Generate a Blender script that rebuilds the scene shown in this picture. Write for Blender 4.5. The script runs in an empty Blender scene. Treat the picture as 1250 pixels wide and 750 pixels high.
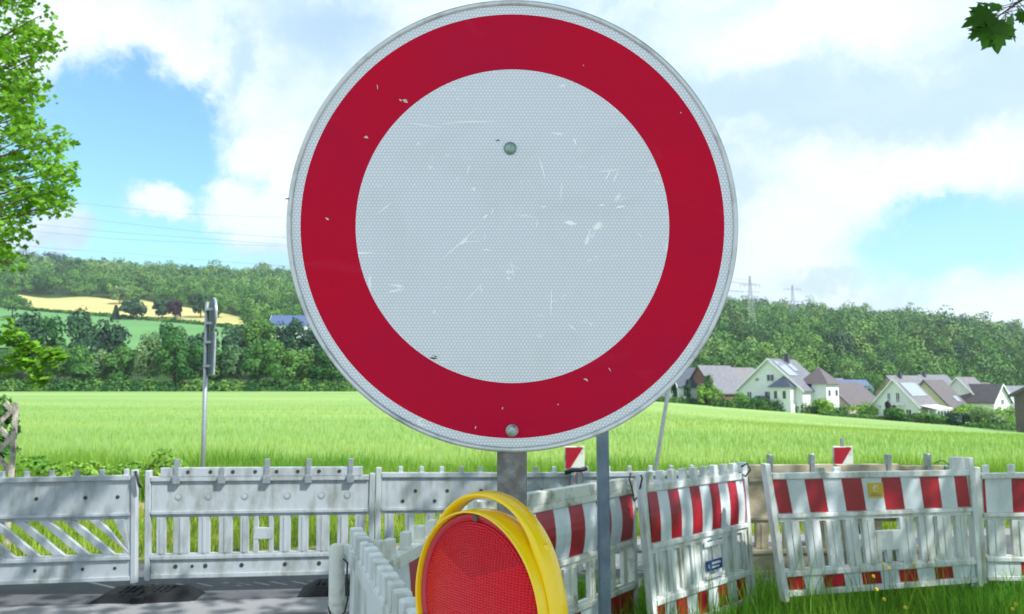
import bpy, bmesh, math, random
import numpy as np
from mathutils import Vector, Matrix
R = math.radians
scene = bpy.context.scene
COL = scene.collection
# ------------------------------------------------------------------ camera
F = 903.0; PITCH = R(6.0); H = 1.72
cam_d = bpy.data.cameras.new('camera'); cam = bpy.data.objects.new('camera', cam_d); COL.objects.link(cam)
cam.location = (0, 0, H); cam.rotation_euler = (R(90) + PITCH, 0, 0)
cam_d.sensor_width = 36; cam_d.lens = 36 * F / 1250
cam_d.clip_start = 0.05; cam_d.clip_end = 9000
cam_d.dof.use_dof = True; cam_d.dof.focus_distance = 1.05; cam_d.dof.aperture_fstop = 11.0
scene.camera = cam
def P(px, py, d):
    xc = (px - 625) / F; yc = (375 - py) / F
    Y = math.cos(PITCH) - yc * math.sin(PITCH); Z = math.sin(PITCH) + yc * math.cos(PITCH)
    return Vector((d * xc / Y, d, H + d * Z / Y))
def xdir(px, py):
    return P(px, py, 1.0) - Vector((0, 0, H))
# ------------------------------------------------------------------ world, sun, exposure
SUN_AZ = R(122); SUN_EL = R(50)        # azimuth clockwise from +Y (towards +X)
world = bpy.data.worlds.new('World'); scene.world = world; world.use_nodes = True
def build_world():
    nt = world.node_tree; nt.nodes.clear(); N = nt.nodes; L = nt.links
    out = N.new('ShaderNodeOutputWorld'); bg = N.new('ShaderNodeBackground'); bg.inputs[1].default_value = 0.1
    L.new(bg.outputs[0], out.inputs[0])
    sky = N.new('ShaderNodeTexSky'); sky.sky_type = 'NISHITA'; sky.sun_disc = False
    sky.sun_elevation = SUN_EL; sky.sun_rotation = SUN_AZ
    tc = N.new('ShaderNodeTexCoord')
    def M(op, a, b=None, c=None, clamp=False):
        n = N.new('ShaderNodeMath'); n.operation = op; n.use_clamp = clamp
        for i, v in enumerate((a, b, c)):
            if v is None: continue
            if isinstance(v, (int, float)): n.inputs[i].default_value = v
            else: L.new(v, n.inputs[i])
        return n.outputs[0]
    def noise(scale, detail, rough, vec, off=(0, 0, 0), dist=0):
        mp = N.new('ShaderNodeMapping'); mp.inputs[1].default_value = off; L.new(vec, mp.inputs[0])
        n = N.new('ShaderNodeTexNoise'); n.inputs['Scale'].default_value = scale; n.inputs['Detail'].default_value = detail
        n.inputs['Roughness'].default_value = rough; n.inputs['Distortion'].default_value = dist
        L.new(mp.outputs[0], n.inputs['Vector']); return n
    def sst(v, lo, hi):
        m = N.new('ShaderNodeMapRange'); m.interpolation_type = 'SMOOTHSTEP'; L.new(v, m.inputs[0])
        m.inputs[1].default_value = lo; m.inputs[2].default_value = hi; return m.outputs[0]
    d = tc.outputs['Generated']
    # distort the direction for ragged cloud edges
    nz = noise(8, 9, 0.68, d)
    sub = N.new('ShaderNodeVectorMath'); sub.operation = 'SUBTRACT'; L.new(nz.outputs['Color'], sub.inputs[0]); sub.inputs[1].default_value = (.5, .5, .5)
    scl = N.new('ShaderNodeVectorMath'); scl.operation = 'SCALE'; L.new(sub.outputs[0], scl.inputs[0]); scl.inputs['Scale'].default_value = 0.16
    add = N.new('ShaderNodeVectorMath'); add.operation = 'ADD'; L.new(d, add.inputs[0]); L.new(scl.outputs[0], add.inputs[1])
    dd = add.outputs[0]
    def blob(px, py, rpx, sx=1.0, sy=1.0, hard=.35):
        h = xdir(px, py).normalized()
        s = N.new('ShaderNodeVectorMath'); s.operation = 'SUBTRACT'; L.new(dd, s.inputs[0]); s.inputs[1].default_value = h
        m = N.new('ShaderNodeVectorMath'); m.operation = 'MULTIPLY'; L.new(s.outputs[0], m.inputs[0]); m.inputs[1].default_value = (1 / sx, 1 / sx, 1 / sy)
        ln = N.new('ShaderNodeVectorMath'); ln.operation = 'LENGTH'; L.new(m.outputs[0], ln.inputs[0])
        r = rpx / F
        mr = N.new('ShaderNodeMapRange'); mr.interpolation_type = 'SMOOTHSTEP'; L.new(ln.outputs['Value'], mr.inputs[0])
        mr.inputs[1].default_value = r; mr.inputs[2].default_value = r * hard; return mr.outputs[0]
    holes = None
    for a in [(165, 215, 130, 1.1, 1.0, .75), (130, 300, 160, 1.5, .6, .5), (290, 200, 70, .7, 1.1, .4), (1150, 300, 110, 1.15, .62, .35), (1115, 262, 60, 1, .6, .3),
              (1500, 150, 160, 1, .6, .4), (70, 330, 100, 1.5, .6, .5), (-250, 200, 200, 1, .6, .4)]:
        b = blob(*a); holes = b if holes is None else M('MAXIMUM', holes, b)
    holes = M('MAXIMUM', holes, M('MULTIPLY', blob(284, 75, 80, .45, 1.5, .1), .5)); holes = M('MAXIMUM', holes, M('MULTIPLY', blob(400, 40, 130, 1, .6, .1), .35))
    puffs = None
    for a in [(192, 242, 52, 1.1, .62, .4), (292, 240, 62, .75, 1, .45), (45, 285, 45, 1.1, .9, .4), (335, 270, 70, 1, 1, .5), (330, 170, 70, .8, 1, .3)]:
        b = blob(*a); puffs = b if puffs is None else M('MAXIMUM', puffs, b)
    cover = M('SUBTRACT', 1.0, holes); cover = M('MAXIMUM', cover, puffs)
    veil = noise(3.0, 4, .55, d, (3, 1, 0))
    cover = M('MAXIMUM', cover, M('MULTIPLY', sst(veil.outputs[0], .45, .8), .35))
    # cloud shading: broad soft grey-blue bands, bright tops
    st = N.new('ShaderNodeMapping'); st.inputs[3].default_value = (1, 1, 2.2); L.new(dd, st.inputs[0])
    sh = noise(2.7, 5, .55, st.outputs[0], (1.3, .4, .9)); sh2 = noise(9, 6, .6, st.outputs[0], (0, 5, 0))
    shade = sst(M('ADD', M('MULTIPLY', sh.outputs[0], .8), M('MULTIPLY', sh2.outputs[0], .2)), 0.42, .64)
    for a in [(1000, 300, 190, 1.2, .62, .25), (1120, 215, 190, 1.5, .34, .3), (1000, 28, 170, 1.4, .4, .3), (150, 90, 170, 1.2, .6, .3), (330, 215, 120, 1, 1, .4), (1215, 372, 110, 1, .5, .3), (192, 242, 60, 1.1, .7, .3)]: shade = M('MAXIMUM', shade, M('MULTIPLY', blob(*a), .95))
    for a in [(930, 112, 150, 1.5, .30, .2), (1175, 118, 130, 1.3, .36, .2), (905, 235, 70, 1, .4, .2), (390, 60, 130, .9, .8, .2), (1240, 300, 80, 1, .5, .2), (1010, 345, 60, 1.4, .3, .2)]: shade = M('MULTIPLY', shade, M('SUBTRACT', 1.0, M('MULTIPLY', blob(*a), .75)))
    cc = N.new('ShaderNodeMix'); cc.data_type = 'RGBA'; L.new(shade, cc.inputs[0])
    cc.inputs[6].default_value = (4.3, 5.8, 7.2, 1); cc.inputs[7].default_value = (7.4, 8.2, 8.9, 1)
    tint = N.new('ShaderNodeMix'); tint.data_type = 'RGBA'; tint.blend_type = 'MULTIPLY'; tint.inputs[0].default_value = 1
    L.new(sky.outputs[0], tint.inputs[6]); tint.inputs[7].default_value = (1.12, 1.72, 1.68, 1)
    mix = N.new('ShaderNodeMix'); mix.data_type = 'RGBA'; L.new(cover, mix.inputs[0]); L.new(tint.outputs[2], mix.inputs[6]); L.new(cc.outputs[2], mix.inputs[7])
    L.new(mix.outputs[2], bg.inputs[0])
build_world()
sun_d = bpy.data.lights.new('sun', 'SUN'); sun_d.energy = 4.8; sun_d.angle = R(0.53); sun_d.color = (1, .975, .94)
sun = bpy.data.objects.new('sun', sun_d); COL.objects.link(sun)
SDIR = Vector((math.sin(SUN_AZ) * math.cos(SUN_EL), math.cos(SUN_AZ) * math.cos(SUN_EL), math.sin(SUN_EL)))
sun.rotation_euler = SDIR.to_track_quat('Z', 'Y').to_euler(); sun.location = (20, -20, 60)
vs = scene.view_settings; vs.view_transform = 'Standard'; vs.look = 'None'; vs.gamma = 1; vs.exposure = 0.55; vs.use_curve_mapping = False
scene.render.engine = 'CYCLES'
scene.cycles.max_bounces = 8; scene.cycles.transparent_max_bounces = 8; scene.cycles.volume_bounces = 0
# ------------------------------------------------------------------ materials
MATS = {}
def mat(name, base=(.5, .5, .5), rough=.6, metal=0, base2=None, nscale=8, n_lo=.4, n_hi=.65, bump=0, bscale=60, spec=.5, coat=0, coords='Object', stretch=(1, 1, 1), detail=5, transl=0, per_leaf=0, tint_attr=None, coat_rough=.1):
    m = bpy.data.materials.new(name); m.use_nodes = True; MATS[name] = m
    nt = m.node_tree; N = nt.nodes; L = nt.links; b = N['Principled BSDF']; out = N['Material Output']
    b.inputs['Base Color'].default_value = (*base, 1); b.inputs['Roughness'].default_value = rough; b.inputs['Metallic'].default_value = metal
    b.inputs['Specular IOR Level'].default_value = (.15 if 'leaf' in name or 'bush' in name or 'blade' in name else spec); b.inputs['Coat Weight'].default_value = coat; b.inputs['Coat Roughness'].default_value = coat_rough
    tc = N.new('ShaderNodeTexCoord'); mp = N.new('ShaderNodeMapping'); mp.inputs[3].default_value = stretch
    L.new(tc.outputs[coords], mp.inputs[0]); col = None
    if base2 is not None:
        n = N.new('ShaderNodeTexNoise'); n.inputs['Scale'].default_value = nscale; n.inputs['Detail'].default_value = detail; n.inputs['Roughness'].default_value = .62
        L.new(mp.outputs[0], n.inputs['Vector'])
        r = N.new('ShaderNodeMapRange'); r.inputs[1].default_value = n_lo; r.inputs[2].default_value = n_hi; L.new(n.outputs[0], r.inputs[0])
        mx = N.new('ShaderNodeMix'); mx.data_type = 'RGBA'; L.new(r.outputs[0], mx.inputs[0]); mx.inputs[6].default_value = (*base, 1); mx.inputs[7].default_value = (*base2, 1)
        col = mx.outputs[2]
    if per_leaf or tint_attr:
        hs = N.new('ShaderNodeHueSaturation')
        if col is None: hs.inputs['Color'].default_value = (*base, 1)
        else: L.new(col, hs.inputs['Color'])
        src = None
        if per_leaf:
            g = N.new('ShaderNodeNewGeometry'); r = N.new('ShaderNodeMapRange'); r.inputs[3].default_value = 1 - per_leaf; r.inputs[4].default_value = 1 + per_leaf
            L.new(g.outputs['Random Per Island'], r.inputs[0]); src = r.outputs[0]
        if tint_attr:
            a = N.new('ShaderNodeAttribute'); a.attribute_name = 'tint'
            r = N.new('ShaderNodeMapRange'); r.inputs[3].default_value = 1 - tint_attr; r.inputs[4].default_value = 1 + tint_attr; L.new(a.outputs['Fac'], r.inputs[0])
            r2 = N.new('ShaderNodeMapRange'); r2.inputs[3].default_value = .54; r2.inputs[4].default_value = .465; L.new(a.outputs['Fac'], r2.inputs[0]); L.new(r2.outputs[0], hs.inputs['Hue'])
            if src is None: src = r.outputs[0]
            else:
                mm = N.new('ShaderNodeMath'); mm.operation = 'MULTIPLY'; L.new(src, mm.inputs[0]); L.new(r.outputs[0], mm.inputs[1]); src = mm.outputs[0]
        L.new(src, hs.inputs['Value']); col = hs.outputs[0]
    if col is not None: L.new(col, b.inputs['Base Color'])
    if bump:
        n2 = N.new('ShaderNodeTexNoise'); n2.inputs['Scale'].default_value = bscale; n2.inputs['Detail'].default_value = 4; L.new(mp.outputs[0], n2.inputs['Vector'])
        bp = N.new('ShaderNodeBump'); bp.inputs['Strength'].default_value = bump; bp.inputs['Distance'].default_value = .01; L.new(n2.outputs[0], bp.inputs['Height']); L.new(bp.outputs[0], b.inputs['Normal'])
    if transl:
        t = N.new('ShaderNodeBsdfTranslucent'); ms = N.new('ShaderNodeMixShader'); ms.inputs[0].default_value = transl
        g = N.new('ShaderNodeMix'); g.data_type = 'RGBA'; g.blend_type = 'MULTIPLY'; g.inputs[0].default_value = 1
        if col is not None: L.new(col, g.inputs[6])
        else: g.inputs[6].default_value = (*base, 1)
        g.inputs[7].default_value = (1.35, 1.45, .65, 1); L.new(g.outputs[2], t.inputs[0])
        L.new(b.outputs[0], ms.inputs[1]); L.new(t.outputs[0], ms.inputs[2]); L.new(ms.outputs[0], out.inputs[0])
    return m
# barriers and metal
mat('grey_plastic', (.40, .445, .475), .5, base2=(.20, .23, .20), stretch=(1, 1, .35), nscale=8, n_lo=.47, n_hi=.72, bump=.12, bscale=25, detail=8)
mat('white_plastic', (.68, .72, .725), .48, base2=(.30, .32, .23), stretch=(1, 1, .35), nscale=9, n_lo=.47, n_hi=.72, bump=.1, bscale=25, detail=8)
mat('grimy_plastic', (.66, .68, .62), .55, base2=(.15, .17, .11), nscale=9, n_lo=.5, n_hi=.72, bump=.15, bscale=25, detail=9)
mat('beige_plastic', (.52, .46, .34), .6, base2=(.30, .24, .15), nscale=5, n_lo=.42, n_hi=.7, bump=.1, detail=8)
mat('rusty_wood', (.40, .20, .08), .8, base2=(.22, .12, .06), nscale=12)
mat('white_sheet', (.60, .67, .71), .32, base2=(.44, .50, .50), stretch=(1, 1, .5), nscale=9, n_lo=.5, n_hi=.75, detail=8)
mat('red_sheet', (.35, .008, .024), .3, base2=(.28, .012, .02), nscale=7, n_lo=.45, n_hi=.75, detail=8)
mat('galvanised', (.45, .48, .50), .42, .75, base2=(.30, .33, .36), nscale=60, bump=.05)
mat('post_steel', (.15, .16, .17), .55, .35, base2=(.27, .29, .31), nscale=42, n_lo=.42, n_hi=.62, bump=.2, bscale=160)
mat('painted_post', (.11, .17, .22), .4, .3, base2=(.17, .23, .28), nscale=12)
mat('dark_hole', (.03, .035, .03), .8)
mat('dimple', (.22, .25, .27), .6)
mat('rubber', (.007, .008, .009), .7, spec=.25, base2=(.012, .013, .015), nscale=14, bump=.05, bscale=40)
mat('cable', (.012, .013, .016), .45)
mat('yellow_sticker', (.62, .44, .04), .5)
mat('sticker_ink', (.30, .22, .05), .6); mat('sticker_white', (.72, .66, .40), .5)
mat('blue_label', (.01, .05, .22), .45)
mat('sign_back', (.13, .17, .21), .5, .3); mat('alu', (.62, .66, .68), .38, .6, base2=(.35, .38, .38), nscale=22, n_lo=.5, n_hi=.7)
mat('yellow_plastic', (.95, .66, .004), .26, base2=(.92, .60, .006), nscale=4, coat=.35, bump=.03, bscale=30)
mat('bolt', (.42, .46, .46), .35, .8, base2=(.3, .34, .34), nscale=200); mat('green_bolt', (.20, .33, .29), .4, .5, base2=(.32, .44, .40), nscale=150)
# ground
mat('asphalt', (.06, .065, .072), .85, base2=(.11, .115, .12), nscale=3, bump=.5, bscale=140, n_lo=.35, n_hi=.7, detail=8)
mat('new_asphalt', (.03, .032, .034), .85, base2=(.05, .05, .052), nscale=40, bump=.6, bscale=120)
mat('kerb', (.22, .225, .23), .8, base2=(.20, .20, .20), nscale=6, bump=.3, bscale=90, detail=8)
mat('bounce_gravel', (.38, .375, .36), .95, base2=(.28, .275, .26), nscale=6, bump=.6, bscale=60, detail=8)
mat('soil', (.40, .29, .21), .95, base2=(.24, .20, .12), nscale=3, bump=.5, bscale=30, detail=8)
mat('verge_soil', (.14, .19, .045), .95, base2=(.28, .25, .10), nscale=4, bump=.4, bscale=30, detail=8)
mat('grass_bed', (.035, .075, .014), .95, base2=(.06, .10, .02), nscale=8)
mat('lawn_blade', (.11, .30, .035), .5, base2=(.24, .40, .05), nscale=1.2, transl=.35, per_leaf=.45)
mat('verge_blade', (.20, .34, .04), .5, base2=(.36, .40, .08), nscale=.9, transl=.35, per_leaf=.4)
mat('tall_blade', (.14, .30, .04), .5, base2=(.28, .42, .07), nscale=.35, transl=.35, per_leaf=.35)
mat('crop_blade', (.255, .395, .105), .5, base2=(.37, .47, .125), nscale=.09, stretch=(.4, 1, 1), transl=.3, per_leaf=.12)
mat('straw', (.34, .36, .14), .7, per_leaf=.3)
mat('flower', (.75, .55, .02), .6)
# vegetation
mat('maple_leaf', (.06, .165, .025), .42, transl=.48, per_leaf=.35)
mat('bright_leaf', (.15, .32, .03), .42, transl=.45, per_leaf=.45)
mat('bark', (.12, .095, .07), .9, base2=(.06, .05, .04), nscale=20, bump=.6, bscale=40)
mat('row_leaf', (.066, .175, .036), .6, transl=.2, per_leaf=.35, tint_attr=.5)
mat('pale_row_leaf', (.12, .22, .085), .6, transl=.2, per_leaf=.35, tint_attr=.35)
mat('forest_leaf', (.062, .175, .035), .7, base2=(.095, .215, .04), nscale=.02, n_lo=.4, n_hi=.6, transl=.05, per_leaf=.2, tint_attr=.8)
mat('pale_wood_leaf', (.12, .23, .06), .7, transl=.05, per_leaf=.25, tint_attr=.3)
mat('conifer_leaf', (.026, .075, .036), .7, per_leaf=.4, tint_attr=.3)
mat('purple_leaf', (.03, .012, .022), .6, per_leaf=.4)
mat('bush_leaf', (.06, .16, .035), .6, transl=.2, per_leaf=.4, tint_attr=.5)
mat('bright_bush', (.18, .33, .05), .6, transl=.2, per_leaf=.4, tint_attr=.3)
mat('old_lath', (.50, .45, .38), .85, base2=(.16, .15, .12), nscale=14, stretch=(1, 1, 1), bump=.4, bscale=60)
mat('gold_field', (.50, .42, .16), .95, base2=(.36, .36, .12), nscale=.02)
mat('meadow', (.10, .26, .07), .95, base2=(.08, .21, .06), nscale=.015)
# houses
for n, c, c2 in [('white_render', (.78, .80, .80), (.70, .73, .74)), ('brick_wall', (.26, .13, .10), (.19, .10, .08)), ('cream_render', (.62, .54, .36), (.55, .47, .32)),
                 ('pink_render', (.50, .38, .36), (.44, .34, .32)), ('dark_render', (.14, .11, .11), (.12, .10, .09)),
                 ('grey_tile', (.16, .165, .19), (.11, .115, .135)), ('brown_tile', (.115, .098, .102), (.085, .072, .076)), ('navy_tile', (.035, .05, .085), (.05, .065, .10)),
                 ('blue_tile', (.05, .09, .19), (.07, .12, .24)), ('taupe_tile', (.17, .165, .175), (.12, .115, .12))]:
    mat(n, c, .6 if 'tile' in n else .9, base2=c2, nscale=1.5, bump=.3, bscale=8, detail=8)
mat('solar', (.34, .38, .44), .15, .2, coat=.6); mat('glass', (.03, .05, .07), .08, 0, coat=.5); mat('window_white', (.8, .82, .82), .5)
mat('chimney', (.06, .07, .10), .8); mat('trim', (.09, .09, .10), .7)
mat('lattice_steel', (.36, .39, .41), .5, .4); mat('wire', (.16, .20, .23), .5, .3)

# ------------------------------------------------------------------ helpers
def tag(o, label=None, cat=None, group=None, kind=None):
    if label: o['label'] = label
    if cat: o['category'] = cat
    if group: o['group'] = group
    if kind: o['kind'] = kind
    return o
def thing(name, loc, label, cat, group=None, rz=0):
    o = bpy.data.objects.new(name, None); COL.objects.link(o); o.location = loc; o.rotation_euler = (0, 0, rz); o.empty_display_size = .1
    return tag(o, label, cat, group)
class MB:
    def __init__(s): s.v = []; s.f = []; s.m = []; s.mats = []
    def mi(s, m):
        if m not in s.mats: s.mats.append(m)
        return s.mats.index(m)
    def poly(s, pts, m, faces):
        b = len(s.v); s.v += [tuple(p) for p in pts]; k = s.mi(m)
        for f in faces: s.f.append(tuple(b + i for i in f)); s.m.append(k)
    def box(s, c, d, m, rz=0):
        cx, cy, cz = c; x, y, z = d[0] / 2, d[1] / 2, d[2] / 2; ca, sa = math.cos(rz), math.sin(rz)
        pts = []
        for dz in (-z, z):
            for dx, dy in ((-x, -y), (x, -y), (x, y), (-x, y)): pts.append((cx + dx * ca - dy * sa, cy + dx * sa + dy * ca, cz + dz))
        s.hexa(pts, m)
    def hexa(s, p, m): s.poly(p, m, [(3, 2, 1, 0), (4, 5, 6, 7), (0, 1, 5, 4), (1, 2, 6, 5), (2, 3, 7, 6), (3, 0, 4, 7)])
    def prism(s, a, b, m):       # two matching rings of points
        n = len(a); s.poly(list(a) + list(b), m, [tuple(range(n))[::-1], tuple(range(n, 2 * n))] + [(i, (i + 1) % n, n + (i + 1) % n, n + i) for i in range(n)])
    def tube(s, pts, r, m, n=8, cap=True):
        pts = [Vector(p) for p in pts]; rs = r if isinstance(r, (list, tuple)) else [r] * len(pts)
        b = len(s.v); k = s.mi(m); up = None
        for i, p in enumerate(pts):
            t = (pts[min(i + 1, len(pts) - 1)] - pts[max(i - 1, 0)]).normalized()
            if up is None: up = t.orthogonal().normalized()
            up = (up - t * up.dot(t)).normalized(); w = t.cross(up)
            for j in range(n):
                a = 2 * math.pi * j / n; s.v.append(tuple(p + (up * math.cos(a) + w * math.sin(a)) * rs[i]))
        for i in range(len(pts) - 1):
            for j in range(n):
                s.f.append((b + i * n + j, b + i * n + (j + 1) % n, b + (i + 1) * n + (j + 1) % n, b + (i + 1) * n + j)); s.m.append(k)
        if cap:
            s.f.append(tuple(b + j for j in range(n))[::-1]); s.m.append(k); q = b + (len(pts) - 1) * n
            s.f.append(tuple(q + j for j in range(n))); s.m.append(k)
    def build(s, name, parent=None, smooth=False, bevel=0, seg=2, origin=None, inv=None):
        me = bpy.data.meshes.new(name)
        V = s.v
        if origin is not None: V = [tuple(Vector(p) - Vector(origin)) for p in V]
        me.from_pydata(V, [], s.f)
        for m in s.mats: me.materials.append(MATS[m])
        me.polygons.foreach_set('material_index', s.m)
        if smooth: me.polygons.foreach_set('use_smooth', [True] * len(s.f))
        bm = bmesh.new(); bm.from_mesh(me); bmesh.ops.recalc_face_normals(bm, faces=bm.faces); bm.to_mesh(me); bm.free()
        o = bpy.data.objects.new(name, me); COL.objects.link(o)
        if parent: o.parent = parent
        if origin is not None and not parent: o.location = origin
        if bevel:
            bv = o.modifiers.new('bevel', 'BEVEL'); bv.width = bevel; bv.segments = seg; bv.limit_method = 'ANGLE'; bv.angle_limit = R(35)
            if not smooth:
                me.polygons.foreach_set('use_smooth', [True] * len(s.f)); bv.harden_normals = True
        return o
def npmesh(name, V, faces_idx, nside, matname, parent=None, tint=None, mats=None, origin=None, extra=None):
    """V (n,3); faces_idx (m,nside) all faces with nside corners"""
    if origin is not None: V = V - np.array(origin)
    me = bpy.data.meshes.new(name); me.vertices.add(len(V)); me.vertices.foreach_set('co', V.astype(np.float32).ravel())
    nf = len(faces_idx); me.loops.add(nf * nside); me.loops.foreach_set('vertex_index', faces_idx.astype(np.int32).ravel())
    me.polygons.add(nf); me.polygons.foreach_set('loop_start', np.arange(nf, dtype=np.int32) * nside)
    me.polygons.foreach_set('loop_total', np.full(nf, nside, dtype=np.int32))
    me.materials.append(MATS[matname])
    if tint is not None:
        a = me.attributes.new('tint', 'FLOAT', 'POINT'); a.data.foreach_set('value', tint.astype(np.float32))
    me.update(calc_edges=True); me.validate()
    o = bpy.data.objects.new(name, me); COL.objects.link(o)
    if parent: o.parent = parent
    elif origin is not None: o.location = origin
    return o
def unit(a): return a / np.maximum(np.linalg.norm(a, axis=-1, keepdims=True), 1e-9)

# ------------------------------------------------------------------ terrain
def sm(x, a, b):
    t = min(max((x - a) / (b - a), 0), 1); return t * t * (3 - 2 * t)
LT = ([0, 200, 330, 450, 600, 1000, 1400, 2600], [0, 0, 19, 37, 69, 150, 152, 130])
RT = ([0, 240, 300, 420, 700, 850, 1100, 1600, 2600], [0, 0, 5, 22, 66, 84, 88, 174, 150])
def terrain(x, y):
    d = math.hypot(x, y) if y < 0 else y + 0.0
    if y <= 1: return 0.0
    px = 625 + F * x / y
    wl = 1 - sm(px, 380, 800)
    dl = min(max(px, -600), 430); sl = np.interp(dl, [-600, 0, 350, 430], [1.13, 1.07, .95, .95])
    sr = np.interp(px, [800, 870, 960, 1110, 1250, 1700], [1.06, 1.05, .99, .89, .68, .6])
    z = wl * np.interp(d, *LT) * sl + (1 - wl) * np.interp(d, *RT) * sr
    z += -.074 * max(0, x - 4) * sm(y, 12, 60) * (1 - .75 * sm(y, 220, 500))
    if d > 250: z += 3 * math.sin(x * .013 + 1) * math.sin(y * .011)
    return float(z)
def build_ground():
    rings = [0.0, 6, 9.2, 10, 12, 16, 22, 30, 40, 55, 70, 85, 100, 120, 140, 160, 175, 190, 200, 215, 230, 250, 275, 300, 330, 360, 390, 420, 450, 480, 520, 560, 600, 650, 700, 750, 800, 850, 900, 1000, 1100, 1250, 1400, 1600, 1900, 2300]
    xs = np.tan(np.linspace(R(-72), R(72), 181))
    V = []; Fc = []
    for d in rings:
        for t in xs:
            x = t * max(d, 4.0); V.append((x, d, terrain(x, d) if d > 9.5 else -.16 + (.16 if d > 9.3 else 0)))
    n = len(xs)
    for i in range(len(rings) - 1):
        for j in range(n - 1): Fc.append((i * n + j, i * n + j + 1, (i + 1) * n + j + 1, (i + 1) * n + j))
    b = len(V); V += [(-3000, 0, -.16), (3000, 0, -.16), (3000, -600, -.16), (-3000, -600, -.16)]; Fc.append((b + 3, b + 2, b + 1, b))
    me = bpy.data.meshes.new('field'); me.from_pydata(V, [], Fc); me.polygons.foreach_set('use_smooth', [True] * len(Fc))
    m = bpy.data.materials.new('field'); m.use_nodes = True; nt = m.node_tree; N = nt.nodes; L = nt.links; b = N['Principled BSDF']; b.inputs['Roughness'].default_value = .9
    b.inputs['Specular IOR Level'].default_value = .1
    tc = N.new('ShaderNodeTexCoord')
    def noi(s, st, det=6):
        mp = N.new('ShaderNodeMapping'); mp.inputs[3].default_value = st; L.new(tc.outputs['Object'], mp.inputs[0])
        n = N.new('ShaderNodeTexNoise'); n.inputs['Scale'].default_value = s; n.inputs['Detail'].default_value = det; n.inputs['Roughness'].default_value = .65; L.new(mp.outputs[0], n.inputs['Vector']); return n.outputs[0]
    def mix(fac, a, c):
        x = N.new('ShaderNodeMix'); x.data_type = 'RGBA'
        L.new(fac, x.inputs[0])
        for i, v in ((6, a), (7, c)):
            if isinstance(v, tuple): x.inputs[i].default_value = (*v, 1)
            else: L.new(v, x.inputs[i])
        return x.outputs[2]
    def rng(v, lo, hi):
        r = N.new('ShaderNodeMapRange'); r.interpolation_type = 'SMOOTHSTEP'; r.inputs[1].default_value = lo; r.inputs[2].default_value = hi; L.new(v, r.inputs[0]); return r.outputs[0]
    c1 = mix(rng(noi(.02, (.35, 1, 1)), .38, .62), (.20, .345, .11), (.345, .455, .145))
    c2 = mix(rng(noi(.35, (.12, 1, 1)), .4, .7), c1, (.20, .34, .10))
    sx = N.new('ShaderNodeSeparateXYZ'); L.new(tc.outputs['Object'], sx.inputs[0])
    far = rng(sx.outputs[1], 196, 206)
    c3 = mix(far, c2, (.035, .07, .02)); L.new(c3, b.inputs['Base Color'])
    bp = N.new('ShaderNodeBump'); bp.inputs['Strength'].default_value = .8; bp.inputs['Distance'].default_value = .3; L.new(noi(2.5, (1, 1, 1), 4), bp.inputs['Height']); L.new(bp.outputs[0], b.inputs['Normal'])
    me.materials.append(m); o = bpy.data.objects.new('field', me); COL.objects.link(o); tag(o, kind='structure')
build_ground()
def drape(name, px0, px1, d0, d1, m, lift=.5, n=24, kind='structure', wob=0):
    V = []; Fc = []
    for i in range(n + 1):
        for j in range(n + 1):
            px = px0 + (px1 - px0) * j / n; t = i / n
            lo = d0(px) if callable(d0) else d0; hi = d1(px) if callable(d1) else d1
            d = lo + (hi - lo) * t; x = (px - 625) / F * d; V.append((x, d, terrain(x, d) + lift))
    for i in range(n):
        for j in range(n): Fc.append((i * (n + 1) + j, i * (n + 1) + j + 1, (i + 1) * (n + 1) + j + 1, (i + 1) * (n + 1) + j))
    me = bpy.data.meshes.new(name); me.from_pydata(V, [], Fc); me.materials.append(MATS[m]); o = bpy.data.objects.new(name, me); COL.objects.link(o); tag(o, kind=kind)
wheat_lo = lambda p: 522 - (p - 20) * .42
wheat_hi = lambda p: 604 - 20 * math.sin(p * .03) ** 2 if p < 165 else max(604 - (p - 165) * .95, wheat_lo(p) + 8)
drape('meadow', -200, 430, 300, wheat_lo, 'meadow', .6)
drape('wheat_field', 18, 315, wheat_lo, wheat_hi, 'gold_field', .9)
def slab(name, pts, z0, z1, m, bevel=0):
    mb = MB(); mb.prism([(x, y, z0) for x, y in pts], [(x, y, z1) for x, y in pts], m)
    o = mb.build(name, bevel=bevel); tag(o, kind='structure'); return o
slab('trench_floor', [(-30, 3.6), (30, 3.6), (30, 5.9), (-30, 5.9)], -.158, -.12, 'new_asphalt')
slab('bounce_ground', [(-40, -40), (40, -40), (40, 3.598), (-40, 3.598)], -.158, -.115, 'bounce_gravel')  # unseen pale ground, added to bounce fill light onto the sign face
slab('kerb_strip', [(-30, 4.75), (-3.84, 5.50), (-1.3, 5.84), (.3, 6.02), (.3, 6.42), (-1.3, 6.24), (-3.84, 5.95), (-30, 5.2)], -.15, .012, 'kerb', .012)
slab('road', [(-30, 5.204), (-3.84, 5.954), (-1.3, 6.244), (.3, 6.424), (30, 6.7), (30, 9.6), (6, 8.7), (0, 7.9), (-4, 7.35), (-30, 6.4)], -.15, 0, 'asphalt')
slab('gutter', [(-2, 7.634), (0, 7.904), (6, 8.704), (30, 9.604), (30, 9.95), (6, 9.05), (0, 8.25), (-2, 7.98)], -.15, .02, 'kerb')
slab('verge', [(-30, 6.404), (-4, 7.354), (-2.004, 7.63), (-2.004, 7.984), (0, 8.254), (6, 9.054), (30, 9.954), (30, 10.2), (-30, 10.2)], -.15, .03, 'verge_soil')
slab('dirt_path', [(-30, 9.9), (30, 9.2), (30, 10.6), (-30, 11.1)], -.05, .045, 'soil')
slab('grass_bank', [(-.25, 1.6), (30, 1.6), (30, 6.68), (.32, 6.41), (.0, 5.8)], -.15, .03, 'grass_bed')

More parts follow.
